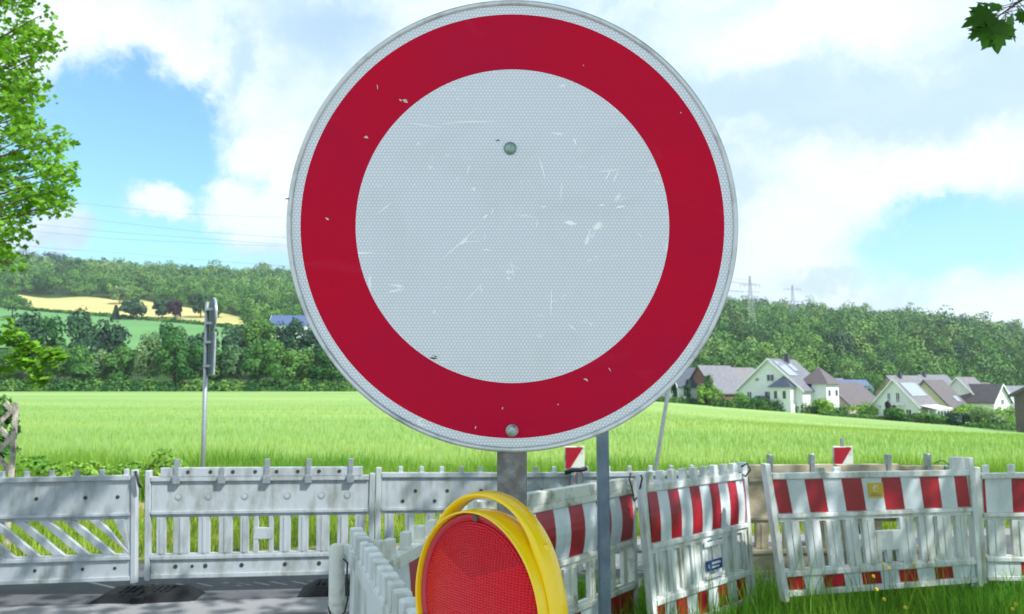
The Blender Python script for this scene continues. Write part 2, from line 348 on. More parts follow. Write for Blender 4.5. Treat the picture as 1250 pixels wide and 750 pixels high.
# ------------------------------------------------------------------ grass
rs = np.random.RandomState(7)
def blades(name, xy, zf, h, w, m, lean=.35, tall=None):
    n = len(xy); z = zf if isinstance(zf, np.ndarray) else np.full(n, zf)
    a = rs.rand(n) * 2 * np.pi; dirx = np.cos(a); diry = np.sin(a)
    la = rs.rand(n) * 2 * np.pi; lm = rs.rand(n) * lean * h; lx = np.cos(la) * lm; ly = np.sin(la) * lm
    base = np.stack([xy[:, 0], xy[:, 1], z], 1); W = np.stack([dirx, diry, 0 * a], 1) * (w[:, None] if isinstance(w, np.ndarray) else w) * .5
    mid = base + np.stack([lx * .3, ly * .3, h * .55], 1); tip = base + np.stack([lx, ly, h], 1)
    V = np.stack([base - W, base + W, mid + W * .8, mid - W * .8, tip + W * .1, tip - W * .1], 1).reshape(-1, 3)
    i = np.arange(n)[:, None] * 6
    Fq = np.concatenate([i + np.array([[0, 1, 2, 3]]), i + np.array([[3, 2, 4, 5]])], 0)
    o = npmesh(name, V, Fq, 4, m); return o
def rnd(n, x0, x1, y0, y1): return np.stack([rs.uniform(x0, x1, n), rs.uniform(y0, y1, n)], 1)
xy = rnd(60000, -.2, 7, 2.6, 6.35); xy = xy[(xy[:, 0] > .15 + (5.8 - xy[:, 1]) * -.02) & (xy[:, 0] < xy[:, 1] * .95)]
cl = np.sin(xy[:, 0] * 5.1) * np.sin(xy[:, 1] * 4.3 + 1) * .5 + .5
tag(blades('lawn_grass', xy, .03, (.07 + .19 * rs.rand(len(xy)) ** 1.5) * (.7 + .6 * cl), .007, 'lawn_blade', .7), 'long green grass growing along the feet of the striped barriers', 'grass', kind='stuff')
xy = rnd(2200, .1, 5.2, 4.3, 5.5); xy = xy[(xy[:, 0] > (xy[:, 1] * .19)) & (rs.rand(len(xy)) < .75)]
tag(blades('tall_stems', xy, .03, .2 + .42 * rs.rand(len(xy)) ** 2.2, .006, 'lawn_blade', .35), 'thin tall grass stems standing in front of the striped barriers', 'grass', kind='stuff')
xy = rnd(52000, -7, 9, 7.2, 10.0); xy = xy[(xy[:, 1] > np.interp(xy[:, 0], [-7, -4, -2, 0, 6, 9], [7.1, 7.35, 8.0, 8.3, 9.05, 9.3]))]
keep = (np.sin(xy[:, 0] * 3.3 + 1) * np.sin(xy[:, 1] * 5.7) + rs.rand(len(xy)) * 1.2) > -.15; xy = xy[keep]
tag(blades('verge_grass', xy, .03, .05 + .17 * rs.rand(len(xy)) ** 1.3, .011, 'verge_blade', .6), 'yellowish verge grass between the road and the dirt path', 'grass', kind='stuff')
n = 60000; yy = rs.uniform(10.75, 14, n); xx = rs.uniform(-.85, .85, n) * yy
clump = .5 + .5 * np.sin(xx * 1.9 + np.sin(yy * 2.0) * 2) * np.cos(xx * .7 + 1)
left = np.clip((-xx) / 6, 0, 1)
tag(blades('tall_grass', np.stack([xx, yy], 1), .0, (.18 + .28 * rs.rand(n)) * (.75 + .5 * clump) * (1 + .35 * left), .012, 'tall_blade', .4), 'tall uneven grass along the near edge of the green field', 'grass', kind='stuff')
n = 130000; yy = 13.5 * (95 / 13.5) ** rs.rand(n); xx = rs.uniform(-.8, .8, n) * yy
zz = np.array([terrain(a, b) for a, b in zip(xx, yy)])
tag(blades('field_crop', np.stack([xx, yy], 1), zz - .02, (.15 + .08 * rs.rand(n)) * (1 + (rs.rand(n) < .01) * 1.2) * np.clip(1.25 - yy / 90, .3, 1), (.005 + yy * .0003), 'crop_blade', .3), 'light green young grain standing across the open field', 'crop', kind='stuff')
def flowers():
    mb = MB()
    for px, py, d in [(1078, 690, 5.1), (1066, 704, 5.0), (1070, 720, 4.9), (1116, 689, 5.2), (1085, 694, 5.05), (1079, 732, 4.8), (1240, 738, 5.0), (1236, 744, 4.9), (1105, 742, 4.8)]:
        c = P(px, py, d)
        for k in range(3):
            a = k * 2.1; mb.prism([c + Vector((math.cos(a + q) * .011, math.sin(a + q) * .011 - .003, math.sin(q) * .006)) for q in (0, 1.26, 2.5, 3.77, 5)], [c + Vector((math.cos(a + q) * .008, math.sin(a + q) * .008, .007 + math.sin(q) * .006)) for q in (0, 1.26, 2.5, 3.77, 5)], 'flower')
        mb.tube([(c.x + .01, c.y, .03), (c.x + .004, c.y, c.z * .6), (c.x, c.y, c.z)], .0018, 'lawn_blade', 4)
    tag(mb.build('yellow_flowers'), 'small yellow meadow flowers in front of the barrier with the yellow sticker', 'flowers', kind='stuff')
flowers()

# ------------------------------------------------------------------ foliage
def leaf_quads(pts, nrm, size, rr, aspect=.75):
    n = len(pts); t = unit(np.cross(nrm, unit(rr.randn(n, 3)))); b = np.cross(nrm, t); s = size * (.6 + .8 * rr.rand(n))[:, None]
    V = np.stack([pts - t * s, pts - b * s * aspect, pts + t * s, pts + b * s * aspect], 1).reshape(-1, 3) * 1.0
    i = np.arange(n)[:, None] * 4; return V, i + np.array([[0, 1, 2, 3]])
def crown_pts(c, r, n, rr, lumps=14, lump_r=.42, fill=.25):
    c = np.array(c, float); r = np.array(r, float)
    L = unit(rr.randn(lumps, 3)) * (.35 + .4 * rr.rand(lumps, 1)); L[:, 2] = np.clip(L[:, 2], -.75, 1)
    lr = lump_r * (.6 + .7 * rr.rand(lumps)); k = rr.randint(0, lumps, n); u = unit(rr.randn(n, 3))
    u[:, 2] = np.where(u[:, 2] < -.3, -u[:, 2] * .5, u[:, 2]); u = unit(u)
    rad = (1 - fill * rr.rand(n)) * lr[k]; p = L[k] + u * rad[:, None]
    return c + p * r, unit(u + unit(rr.randn(n, 3)) * .42), k, rr.rand(lumps)[k]
def tree(name, base, h, w, label, cat='tree', group=None, m='row_leaf', n=1500, leaf=.42, seed=0, trunk_r=.25, lo=.12, lumps=16, kind_cone=False):
    rr = np.random.RandomState(seed); t = thing(name, base, label, cat, group)
    mb = MB(); mb.tube([(0, 0, -.4), (.1, .05, h * .3), (0, .1, h * .75)], [trunk_r * 1.2, trunk_r * .8, trunk_r * .25], 'bark', 7)
    for k in range(4):
        a = k * 1.7 + seed; mb.tube([(.05, .03, h * (.22 + .08 * k)), (math.cos(a) * w * .28, math.sin(a) * w * .28, h * (.5 + .06 * k))], [trunk_r * .45, trunk_r * .12], 'bark', 5)
    mb.build('trunk', t, smooth=True)
    if kind_cone:
        z = rr.rand(n) ** .8; a = rr.rand(n) * 2 * np.pi; rad = (1 - z) * (w / 2) * (.65 + .35 * np.sin(z * 40 + np.sin(a * 3)) * .5 + .3 * rr.rand(n)); p = np.stack([np.cos(a) * rad, np.sin(a) * rad, h * (lo + (1 - lo) * z)], 1)
        nr = unit(np.stack([np.cos(a), np.sin(a), .6 + 0 * a], 1) + .5 * rr.randn(n, 3)); tn = rr.rand(n)
    else:
        p, nr, k, tn = crown_pts((0, 0, h * (lo + (1 - lo) / 2)), (w / 2, w / 2, h * (1 - lo) / 2), n, rr, lumps)
    V, Fq = leaf_quads(p, nr, leaf, rr); npmesh('crown', V, Fq, 4, m, t, tint=np.repeat(.5 * tn + .5 * rr.rand(), 4)); return t
def G(px, d, dz=0): x = (px - 625) / F * d; return (x, d, terrain(x, d) + dz)
ordn = ['first', 'second', 'third', 'fourth', 'fifth', 'sixth', 'seventh', 'eighth', 'ninth', 'tenth', 'eleventh', 'twelfth', 'thirteenth', 'fourteenth', 'fifteenth', 'sixteenth', 'seventeenth', 'eighteenth', 'nineteenth', 'twentieth']
row = [(-18, 12, 'row_leaf'), (12, 12.5, 'row_leaf'), (42, 13.5, 'pale_row_leaf'), (72, 13, 'row_leaf'), (100, 12, 'row_leaf'), (126, 11.5, 'pale_row_leaf'), (150, 13, 'row_leaf'), (184, 16.5, 'pale_row_leaf'), (214, 15, 'row_leaf'),
       (240, 13, 'row_leaf'), (264, 12.5, 'row_leaf'), (290, 13, 'pale_row_leaf'), (316, 14.5, 'row_leaf'), (342, 13, 'row_leaf'), (368, 12, 'row_leaf'), (394, 11.5, 'row_leaf'), (420, 11, 'row_leaf')]
for i, (px, h, m) in enumerate(row):
    tree('broadleaf_tree', G(px, 192 + (i * 7 % 9)), h, 9.2 if m == 'row_leaf' else 8.2, '%s %s tree from the left in the front row across the field' % (ordn[i], 'greyish green' if 'pale' in m else 'dark green'),
         group='trees in the front row behind the field', m=m, n=2600, leaf=.36, seed=i + 3, lo=.02, lumps=22)
back = [(30, 20, 0), (62, 22, 1), (98, 21.5, 0), (135, 18, 0), (205, 19, 1), (250, 17, 0), (285, 18, 0), (318, 21, 1), (352, 19, 0), (386, 17, 0), (415, 16, 0), (452, 16, 0)]
for i, (px, h, q) in enumerate(back):
    tree('dark_tree', G(px, 222 + (i * 5 % 11)), h, 11, '%s tall dark tree from the left, behind the front tree row' % ordn[i], group='taller dark trees behind the front row', n=2400, leaf=.45, seed=i + 40, lo=.05, lumps=20, m='row_leaf' if q else 'conifer_leaf')
# undergrowth closing the foot of the row
def strip_bush(name, label, pts, r, n, m, leaf, seed, cat='hedge', flat=False, group=None):
    rr = np.random.RandomState(seed); pts = np.array(pts); k = rr.randint(0, len(pts), n); u = unit(rr.randn(n, 3)); u[:, 2] = np.abs(u[:, 2])
    jr = (.7 + .6 * np.random.RandomState(seed + 1).rand(len(pts)))[k]
    rad = np.array(r)[None, :] * jr[:, None] * (1 - .3 * rr.rand(n, 1)); p = pts[k] + u * rad; nr = unit(u + .3 * rr.randn(n, 3))
    V, Fq = leaf_quads(p, nr, leaf, rr); o = npmesh(name, V, Fq, 4, m, tint=np.repeat(rr.rand(len(pts))[k], 4), origin=tuple(pts[0])); tag(o, label, cat, group); return o
strip_bush('hedge', 'low dark undergrowth closing the foot of the tree row behind the field', [G(px, 191) for px in np.arange(-60, 500, 5)], (2.2, 1.6, 3.0), 16000, 'row_leaf', .35, 5)
# second hedge line across the meadow slope
strip_bush('field_hedge', 'long dark hedge between the green meadow and the yellow field on the slope', [G(px, wheat_lo(px) - 4) for px in np.arange(-60, 330, 4)], (4, 2, 2.6), 6000, 'row_leaf', .9, 6)
lone = [('broadleaf_tree', 12, 470, 17, 17, 'row_leaf', 'round tree at the left frame edge beside the yellow field', 'tree', 0), ('conifer', 139, 455, 9, 6, 'conifer_leaf', 'small pointed dark conifer at the lower edge of the yellow field', 'tree', 1),
        ('broadleaf_tree', 160, 456, 14, 16, 'conifer_leaf', 'dark bushy tree beside the small pointed conifer on the slope', 'tree', 0), ('broadleaf_tree', 143, 560, 17, 17, 'pale_row_leaf', 'round mid green tree standing in the yellow field', 'tree', 0),
        ('broadleaf_tree', 196, 462, 14, 14, 'conifer_leaf', 'dark green tree directly left of the purple leaved tree', 'tree', 0), ('copper_beech', 212, 463, 14, 12, 'purple_leaf', 'dark purple leaved tree on the slope below the wood', 'tree', 0),
        ('broadleaf_tree', 243, 470, 19, 17, 'conifer_leaf', 'large dark green tree right of the purple leaved tree', 'tree', 0), ('broadleaf_tree', 265, 474, 17, 14, 'row_leaf', 'tall tree behind the edge-on road sign at the right end of the yellow field', 'tree', 0),
        ('broadleaf_tree', 158, 575, 16, 14, 'row_leaf', 'small tree above the round tree in the yellow field', 'tree', 0)]
for i, (nm, px, d, h, w, m, lab, cat, cone) in enumerate(lone):
    tree(nm, G(px, d), h, w, lab, cat, None, m, 1300, .75, 90 + i, .4, .04, 16, bool(cone))
# woods on the hills: one mass
def woods(name, label, spec, m, seed):
    rr = np.random.RandomState(seed); VV = []; FF = []; TT = []; off = 0
    for (p0, p1, d0, d1, area, hh, cut) in spec:
        n = int((p1 - p0) / F * (d1 * d1 - d0 * d0) / 2 / area)
        for _ in range(n):
            px = rr.uniform(p0, p1); d = math.sqrt(rr.uniform(d0 * d0, d1 * d1))
            if cut and cut(px, d): continue
            g = G(px, d); h = hh * (.6 + .75 * rr.rand() ** 1.3); w = h * (.58 + .35 * rr.rand())
            k = int(np.clip(420 * (450 / d), 110, 650)); lf = .42 * h / 14 * math.sqrt(420 / k)
            p, nr, kk, tn = crown_pts((g[0], g[1], g[2] + h * .55), (w / 2, w / 2, h * .5), k, rr, 6, .58, .15)
            V, Fq = leaf_quads(p, nr, lf, rr); VV.append(V); FF.append(Fq + off); off += len(V); tt = rr.rand(); TT.append(np.repeat(.35 * tn + .65 * tt, 4))
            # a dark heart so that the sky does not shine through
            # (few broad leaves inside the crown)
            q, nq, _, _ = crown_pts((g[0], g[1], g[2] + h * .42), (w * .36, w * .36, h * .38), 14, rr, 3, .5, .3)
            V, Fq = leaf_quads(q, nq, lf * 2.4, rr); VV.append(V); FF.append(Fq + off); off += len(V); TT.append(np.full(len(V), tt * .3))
    o = npmesh(name, np.concatenate(VV), np.concatenate(FF), 4, m, tint=np.concatenate(TT)); tag(o, label, 'wood', kind='stuff'); return o
def cutL(px, d): return (325 < px < 395 and 290 < d < 372) or (d < 480 and px < 300)
woods('left_wood', 'mixed broadleaf wood covering the ridge above the yellow field', [(-160, 440, 600, 1060, 105, 15, None), (275, 440, 330, 600, 110, 12, cutL), (170, 345, 400, 615, 110, 12, lambda px, d: d < wheat_hi(px) + 5 if px < 305 else False), (-160, 16, 540, 640, 120, 14, None)], 'forest_leaf', 11)
woods('right_wood', 'dense green wood covering the hill behind the houses', [(840, 1420, 262, 420, 85, 13, None), (840, 1420, 420, 930, 120, 15, None), (1090, 1500, 1480, 1640, 150, 15, None)], 'forest_leaf', 12)
woods('hidden_wood', 'wood on the slope hidden behind the round sign', [(435, 845, 215, 330, 90, 13, None), (440, 840, 330, 1010, 170, 15, None)], 'forest_leaf', 13)
woods('pale_wood', 'scattered paler broadleaf crowns mixed into the hill woods', [(-160, 440, 610, 1050, 900, 19, None), (280, 400, 340, 600, 700, 16, cutL), (840, 1420, 270, 920, 620, 19, None)], 'pale_wood_leaf', 17)
woods('conifer_wood', 'darker bluish conifer stand on the ridge beside the pylons', [(850, 1010, 830, 1010, 110, 17, None), (-160, 120, 700, 1050, 900, 20, None), (1000, 1420, 300, 900, 1600, 18, None)], 'conifer_leaf', 14)

# ------------------------------------------------------------------ houses
def house(name, label, px, d, w, l, wh, rh, rot, wall, roof, wins=(), chim=None, dz=0, extra=None, solar=False, side=(), sc=1.0):
    """local: gable on -y side, ridge along y. origin = centre of the footprint. rot: ridge azimuth clockwise from +Y."""
    t = thing(name, G(px, d, dz), label, 'house', 'houses beyond the field', rz=-R(rot)); t.scale = (sc, sc, sc)
    x, y = w / 2, l / 2
    mb = MB(); a = [(-x, -y, -1.5), (x, -y, -1.5), (x, -y, wh), (0, -y, rh - .02), (-x, -y, wh)]; mb.prism(a, [(p[0], y, p[2]) for p in a], wall); mb.build('walls', t)
    ov = .45; k = (rh - wh) / x; th = .22
    rf = MB()
    for s in (-1, 1):
        e = (s * (x + ov), wh - k * ov); top = (0, rh)
        ring = [(e[0], e[1] + .02), (top[0], top[1] + .02), (top[0], top[1] + th), (e[0], e[1] + th)]
        rf.prism([(q[0], -y - ov, q[1]) for q in ring], [(q[0], y + ov, q[1]) for q in ring], roof)
    ro = rf.build('roof', t)
    bb = MB()
    for s in (-1, 1):
        e = (s * (x + ov), wh - k * ov)
        ring = [(e[0], e[1] - .12), (0, rh - .12), (0, rh + th + .03), (e[0], e[1] + th + .03)]
        bb.prism([(q[0], -y - ov - .10, q[1]) for q in ring], [(q[0], -y - ov - .005, q[1]) for q in ring], 'window_white' if 'white' in wall else 'trim')
    bb.build('bargeboard', ro)
    if chim:
        c = MB(); c.box((chim[0], chim[1], rh + .2), (.7, .7, 1.8), 'chimney'); c.box((chim[0], chim[1], rh + 1.13), (.85, .85, .08), 'trim'); c.build('chimney', ro)
    if solar:
        for (u0, u1, v0, v1) in solar:
            s = MB(); n = Vector((k, 0, 1)).normalized()
            def sp(v, u, hgt): return Vector((v * (x + ov), u, rh - k * v * (x + ov) + .02 + th * 1.0)) + n * hgt
            s.prism([sp(v0, u0, .02), sp(v1, u0, .02), sp(v1, u1, .02), sp(v0, u1, .02)], [sp(v0, u0, .1), sp(v1, u0, .1), sp(v1, u1, .1), sp(v0, u1, .1)], 'solar'); s.build('solar_panel', ro)
    for (wx, wz, ww, hh) in wins:
        f = MB(); X0, X1, Z0, Z1 = wx - ww / 2, wx + ww / 2, wz - hh / 2, wz + hh / 2; b = .09
        for bx in ((X0, X0 + b, Z0, Z1), (X1 - b, X1, Z0, Z1), (X0 + b, X1 - b, Z0, Z0 + b), (X0 + b, X1 - b, Z1 - b, Z1), (wx - .035, wx + .035, Z0 + b, Z1 - b)):
            f.box(((bx[0] + bx[1]) / 2, -y - .04, (bx[2] + bx[3]) / 2), (bx[1] - bx[0], .12, bx[3] - bx[2]), 'window_white')
        fo = f.build('window', t); g = MB(); g.box((wx, -y - .01, wz), (ww - .1, .06, hh - .1), 'glass'); g.build('pane', fo)
    for (wy, wz, ww, hh) in side:
        f = MB(); f.box((x + .03, wy, wz), (.1, ww, hh), 'window_white'); fo = f.build('window', t); g = MB(); g.box((x + .07, wy, wz), (.06, ww - .18, hh - .18), 'glass'); g.build('pane', fo)
    if extra: extra(t, x, y, wh, rh)
    return t
def porch(t, x, y, wh, rh):           # big white house: gabled bay, hipped side wing, canopy
    b = MB(); b.box((2.9, -y - .9, 2.3), (3.8, 1.9, 4.8), 'white_render'); b.build('bay', t)
    r = MB(); ap = (2.9, -y - .3, 6.6); e = [(.6, -y - 2.3, 4.6), (5.2, -y - 2.3, 4.6), (5.2, -y + .02, 4.6), (.6, -y + .02, 4.6)]; r.poly(e + [ap], 'navy_tile', [(0, 1, 4), (1, 2, 4), (2, 3, 4), (3, 0, 4), (3, 2, 1, 0)]); r.build('bay_roof', t)
    for wx in (2.1, 3.7):
        f = MB(); f.box((wx, -y - 1.88, 3.3), (.75, .1, 1.5), 'window_white'); fo = f.build('window', t); g = MB(); g.box((wx, -y - 1.92, 3.3), (.6, .06, 1.35), 'glass'); g.build('pane', fo)
    c = MB(); c.prism([(-2.6, -y - 2.4, 2.2), (.9, -y - 2.4, 2.2), (.9, -y - .02, 2.9), (-2.6, -y - .02, 2.9)], [(-2.6, -y - 2.4, 2.35), (.9, -y - 2.4, 2.35), (.9, -y - .02, 3.05), (-2.6, -y - .02, 3.05)], 'navy_tile'); c.build('canopy', t)
    w = MB(); w.box((x + 1.2, 1.5, 1.9), (2.6, 5.2, 6.6), 'white_render'); w.build('side_wing', t)
    r = MB(); e = [(x - 2.6, -1.5, 5.2), (x + 3, -1.5, 5.2), (x + 3, 4.6, 5.2), (x - 2.6, 4.6, 5.2)]; r.poly(e + [(x + .2, 1.5, 8.3)], 'brown_tile', [(0, 1, 4), (1, 2, 4), (2, 3, 4), (3, 0, 4), (3, 2, 1, 0)]); r.build('wing_roof', t)
    for wy in (0, 3):
        f = MB(); f.box((x + 2.53, wy, 3.6), (.1, 1.1, 1.2), 'window_white'); fo = f.build('window', t); g = MB(); g.box((x + 2.57, wy, 3.6), (.06, .9, 1.0), 'glass'); g.build('pane', fo)
def conserv(t, x, y, wh, rh):
    b = MB()
    for yy in np.linspace(-y + 1, y - .5, 6): b.box((x + 2.9, yy, .9), (.14, .14, 2.6), 'window_white')
    for xx in (x + .1, x + 1.5): b.box((xx, -y + 1, .9), (.14, .14, 2.6), 'window_white')
    b.prism([(x, -y + .8, 2.9), (x + 3.1, -y + .8, 2.25), (x + 3.1, y - .3, 2.25), (x, y - .3, 2.9)], [(x, -y + .8, 3.02), (x + 3.1, -y + .8, 2.37), (x + 3.1, y - .3, 2.37), (x, y - .3, 3.02)], 'window_white'); b.box((x + 2.9, .25, .1), (.1, l_ - 1.4, 1.0), 'window_white'); b.box((x + 2.9, .25, 2.0), (.1, l_ - 1.4, .12), 'window_white'); o = b.build('conservatory', t)
    g = MB(); g.box((x + 2.88, .25, 1.3), (.03, l_ - 1.5, 1.4), 'glass'); g.build('pane', o)
    b = MB(); b.box((.3, -y - .45, 3.05), (3.4, .9, .12), 'window_white')
    for q in np.linspace(-1.3, 1.9, 12): b.box((q, -y - .86, 3.55), (.04, .04, .9), 'window_white')
    b.box((.3, -y - .86, 4.02), (3.4, .07, .06), 'window_white'); b.build('balcony', t)
l_ = 9
house('house', 'small pale house with dark roof, leftmost of the village, half hidden by the round sign', 822, 192, 9, 9, 3.2, 7.2, 52, 'white_render', 'taupe_tile', [(-1, 1.6, 1.2, 1.2), (1.2, 1.6, 1.2, 1.2)], dz=.2)
house('house', 'white gabled house with near black roof left of the brick house', 840, 182, 8, 8, 4.2, 8.4, 84, 'white_render', 'navy_tile', [(0, 1.6, 2.0, 1.1)], dz=.2)
house('house', 'brown brick house with a large plain grey roof', 871, 180, 10.5, 10, 3.0, 9.2, 60, 'brick_wall', 'grey_tile', [(1.0, 4.2, 1.5, 1.7), (-1.5, 1.2, 1.2, 1.2)], dz=.3)
house('house', 'cream house with grey brown roof behind the brick house', 902, 205, 10, 10, 4.2, 10.0, 62, 'cream_render', 'taupe_tile', [(1, 5, 1, 1)], dz=.6)
house('house', 'large white house with steep gable, solar roof and dark chimney', 953, 165, 12.2, 10, 4.2, 9.6, 46, 'white_render', 'grey_tile', [(.3, 6.3, 1.5, 1.3), (-2.3, 6.0, .8, .7), (-3.9, 3.0, 1.0, 1.6), (-.2, 3.2, 1.5, 1.4)], chim=(.9, .5), dz=-.2, extra=porch, solar=[(-4.6, -1.2, .1, .55), (-.4, 1.4, .1, .4)], sc=1.2)
house('house', 'pinkish house with long low brown roof right of the large white house', 1026, 182, 12, 12, 2.5, 7.4, 60, 'pink_render', 'brown_tile', [(-1, 1.6, 1.4, 1.2)], dz=.4)
house('house', 'house with a dark blue roof behind the pinkish house', 1036, 222, 11, 12, 4, 9.6, 66, 'pink_render', 'blue_tile', [(0, 5, 1.2, 1)], dz=.6)
house('house', 'white front house with solar roof, balcony and glazed conservatory', 1100, 150, 8.8, 9, 2.9, 7.9, 50, 'white_render', 'taupe_tile', [(.7, 4.5, .8, 1.9), (-1.0, 4.5, .7, 1.7), (.3, 1.1, 1.3, 2.2), (2.6, 1.1, 1.1, 2.2)], chim=None, dz=.3, extra=conserv, solar=[(-3.6, 3.6, .15, .62)])
house('house', 'cream house with pale grey roof directly behind the white front house', 1100, 196, 10, 13, 4.6, 10.4, 62, 'cream_render', 'grey_tile', [(-1, 5.5, 1.2, 1.2)], dz=.9, chim=(.6, -2))
house('house', 'brick gabled house with grey roof, highest of the village', 1136, 220, 10, 13, 6.0, 11.6, 62, 'brick_wall', 'grey_tile', [(0, 7, 1.2, 1.2)], dz=1.8, chim=(.5, -4.6))
house('house', 'pale yellow gabled house with plain brown roof right of the white front house', 1137, 168, 10, 8.5, 3.2, 8.8, 54, 'cream_render', 'brown_tile', [(-.5, 5, 1.1, 1.2)], dz=.6, solar=[(1, 3, .6, .8)])
house('house', 'white gabled house with grey roof behind the garden shrubs', 1176, 176, 9.4, 8, 4.2, 9.4, 56, 'white_render', 'taupe_tile', [(0, 5, 1, 1)], dz=1.6)
house('house', 'narrow house with dark brown roof and bright white gable turned to the right', 1198, 170, 5.4, 8, 4.2, 7.8, -22, 'white_render', 'brown_tile', [(0, 4, 1, 1.2)], dz=1.6)
house('house', 'cream house with solar roof, farthest right of the pale houses', 1215, 190, 9, 8, 3.8, 8.6, 56, 'cream_render', 'grey_tile', [(0, 5, 1, 1)], dz=1.2, solar=[(-3, 3, .2, .7)])
house('house', 'plain grey roofed house half hidden behind the tower of the large white house', 1012, 222, 10, 11, 4.0, 9.6, 58, 'white_render', 'grey_tile', [(0, 5, 1, 1)], dz=.6)
house('house', 'small cream house with brown roof behind the narrow dark roofed house', 1190, 214, 9, 10, 4.4, 9.6, 64, 'cream_render', 'brown_tile', [(0, 5, 1, 1)], dz=2.2)
house('house', 'pale house with grey roof just left of the dark house at the right', 1236, 205, 9, 10, 4.4, 9.2, 60, 'white_render', 'grey_tile', [(0, 5, 1, 1)], dz=2.0)
house('house', 'dark brown house with dark roof cut by the right frame edge', 1298, 110, 8.2, 8, 4.6, 7.0, 46, 'dark_render', 'navy_tile', [(-2.2, 1.6, 1.1, 1.3)], dz=-.2, sc=1.35)
house('house', 'white hillside house with long dark blue roof above the tree row', 360, 340, 9, 21, 5.0, 9.2, 86, 'white_render', 'blue_tile', [(0, 3, 2, 2)], dz=4.2, side=[(-7, 3, 2, 2), (-2.5, 3, 2, 2), (3, 3, 2, 2)])
# garden hedges and shrubs in front of the houses
def bush(px, d, w, h, m, label, seed, n=600, leaf=.2, cat='bush', group='garden shrubs in front of the houses'):
    d *= 1.52; w *= 1.4; h *= 1.3; leaf *= 1.35; rr = np.random.RandomState(seed); g = G(px, d); p, nr, k, tn = crown_pts((g[0], g[1], g[2] + h * .45), (w / 2, w / 2, h * .55), n, rr, 12, .5, .3)
    V, Fq = leaf_quads(p, nr, leaf, rr); o = npmesh('bush', V, Fq, 4, m, tint=np.repeat(.5 * tn + .5 * rr.rand(), 4), origin=g); tag(o, label, cat, group)
strip_bush('garden_hedge', 'long clipped dark hedge in front of the large white house', [G(px, 157) for px in np.arange(868, 972, 1.2)], (.8, .9, 2.2), 6000, 'bush_leaf', .16, 21)
strip_bush('garden_hedge', 'short clipped hedge between the large white house and the front house', [G(px, 153) for px in np.arange(978, 1028, 1.2)], (.8, .9, 2.2), 3500, 'bush_leaf', .16, 22)
strip_bush('garden_hedge', 'low uneven hedge along the field below the front house', [G(px, 142 - (px - 1020) * .03) for px in np.arange(1000, 1180, 1.6)], (.8, .9, .75), 7000, 'bush_leaf', .13, 23)
strip_bush('garden_hedge', 'low hedge at the field edge left of the brick house', [G(px, 176) for px in np.arange(800, 870, 1.6)], (.8, .9, 1.5), 3000, 'bush_leaf', .18, 24)
strip_bush('garden_hedge', 'low dark bank of plants along the field at the far right', [G(px, 124) for px in np.arange(1175, 1290, 1.6)], (.7, .9, .9), 3500, 'bush_leaf', .15, 25)
for i, a in enumerate([(862, 114, 1.8, 6.2, 'bush_leaf', 'narrow columnar shrub in front of the white gable beside the brick house'), (858, 113, 3, 3.4, 'bright_bush', 'yellow green shrub at the foot of the brick house gable'), (871, 113, 2.4, 3.5, 'bright_bush', 'bright shrub right of the columnar shrub at the brick house'),
                       (838, 116, 1.2, 4.2, 'conifer_leaf', 'slim dark cypress in front of the leftmost house'), (823, 118, 1.2, 4.2, 'conifer_leaf', 'second slim dark cypress in front of the leftmost house'), (930, 104, 4.5, 2.2, 'bush_leaf', 'flat topped small tree before the big white house'),
                       (905, 104, 3, 2.6, 'bright_bush', 'bright shrub left of the big white house'), (1004, 100, 3, 2.8, 'bright_bush', 'bright green shrub right of the big white house'), (1050, 100, 5, 2.6, 'bright_bush', 'yellow green shrubs left of the white front house'),
                       (1066, 128, 5.5, 8.5, 'row_leaf', 'tall garden tree between the pinkish and the white front house'), (1089, 91, 3.2, 2.2, 'bush_leaf', 'large dark round bush left in front of the white front house'), (1083, 94, 1.6, 2.8, 'purple_leaf', 'small dark red ball tree at the white front house'),
                       (1120, 89, 3, 1.5, 'bush_leaf', 'low bush in front of the white front house'), (1140, 88, 3, 1.5, 'bush_leaf', 'low bush in front of the conservatory'), (1160, 87, 3.6, 2.0, 'conifer_leaf', 'dark low bush right of the conservatory'),
                       (1178, 92, 5.5, 3.6, 'bright_bush', 'large light green shrub right of the conservatory'), (1198, 94, 5.5, 3.3, 'bright_bush', 'large light green shrub in the middle of the right garden'), (1217, 92, 5, 3.3, 'bright_bush', 'light green shrub nearest the dark house at the right'),
                       (1192, 86, 4, 3.0, 'pale_row_leaf', 'greyish shrub in front of the light green shrubs'), (1212, 84, 3, 2.0, 'pale_row_leaf', 'low greyish shrub beside the dark house at the right'), (1226, 100, 3, 3.6, 'row_leaf', 'dark shrub just left of the dark house at the right')]):
    bush(*a, seed=200 + i, n=900, leaf=.17 + .0)

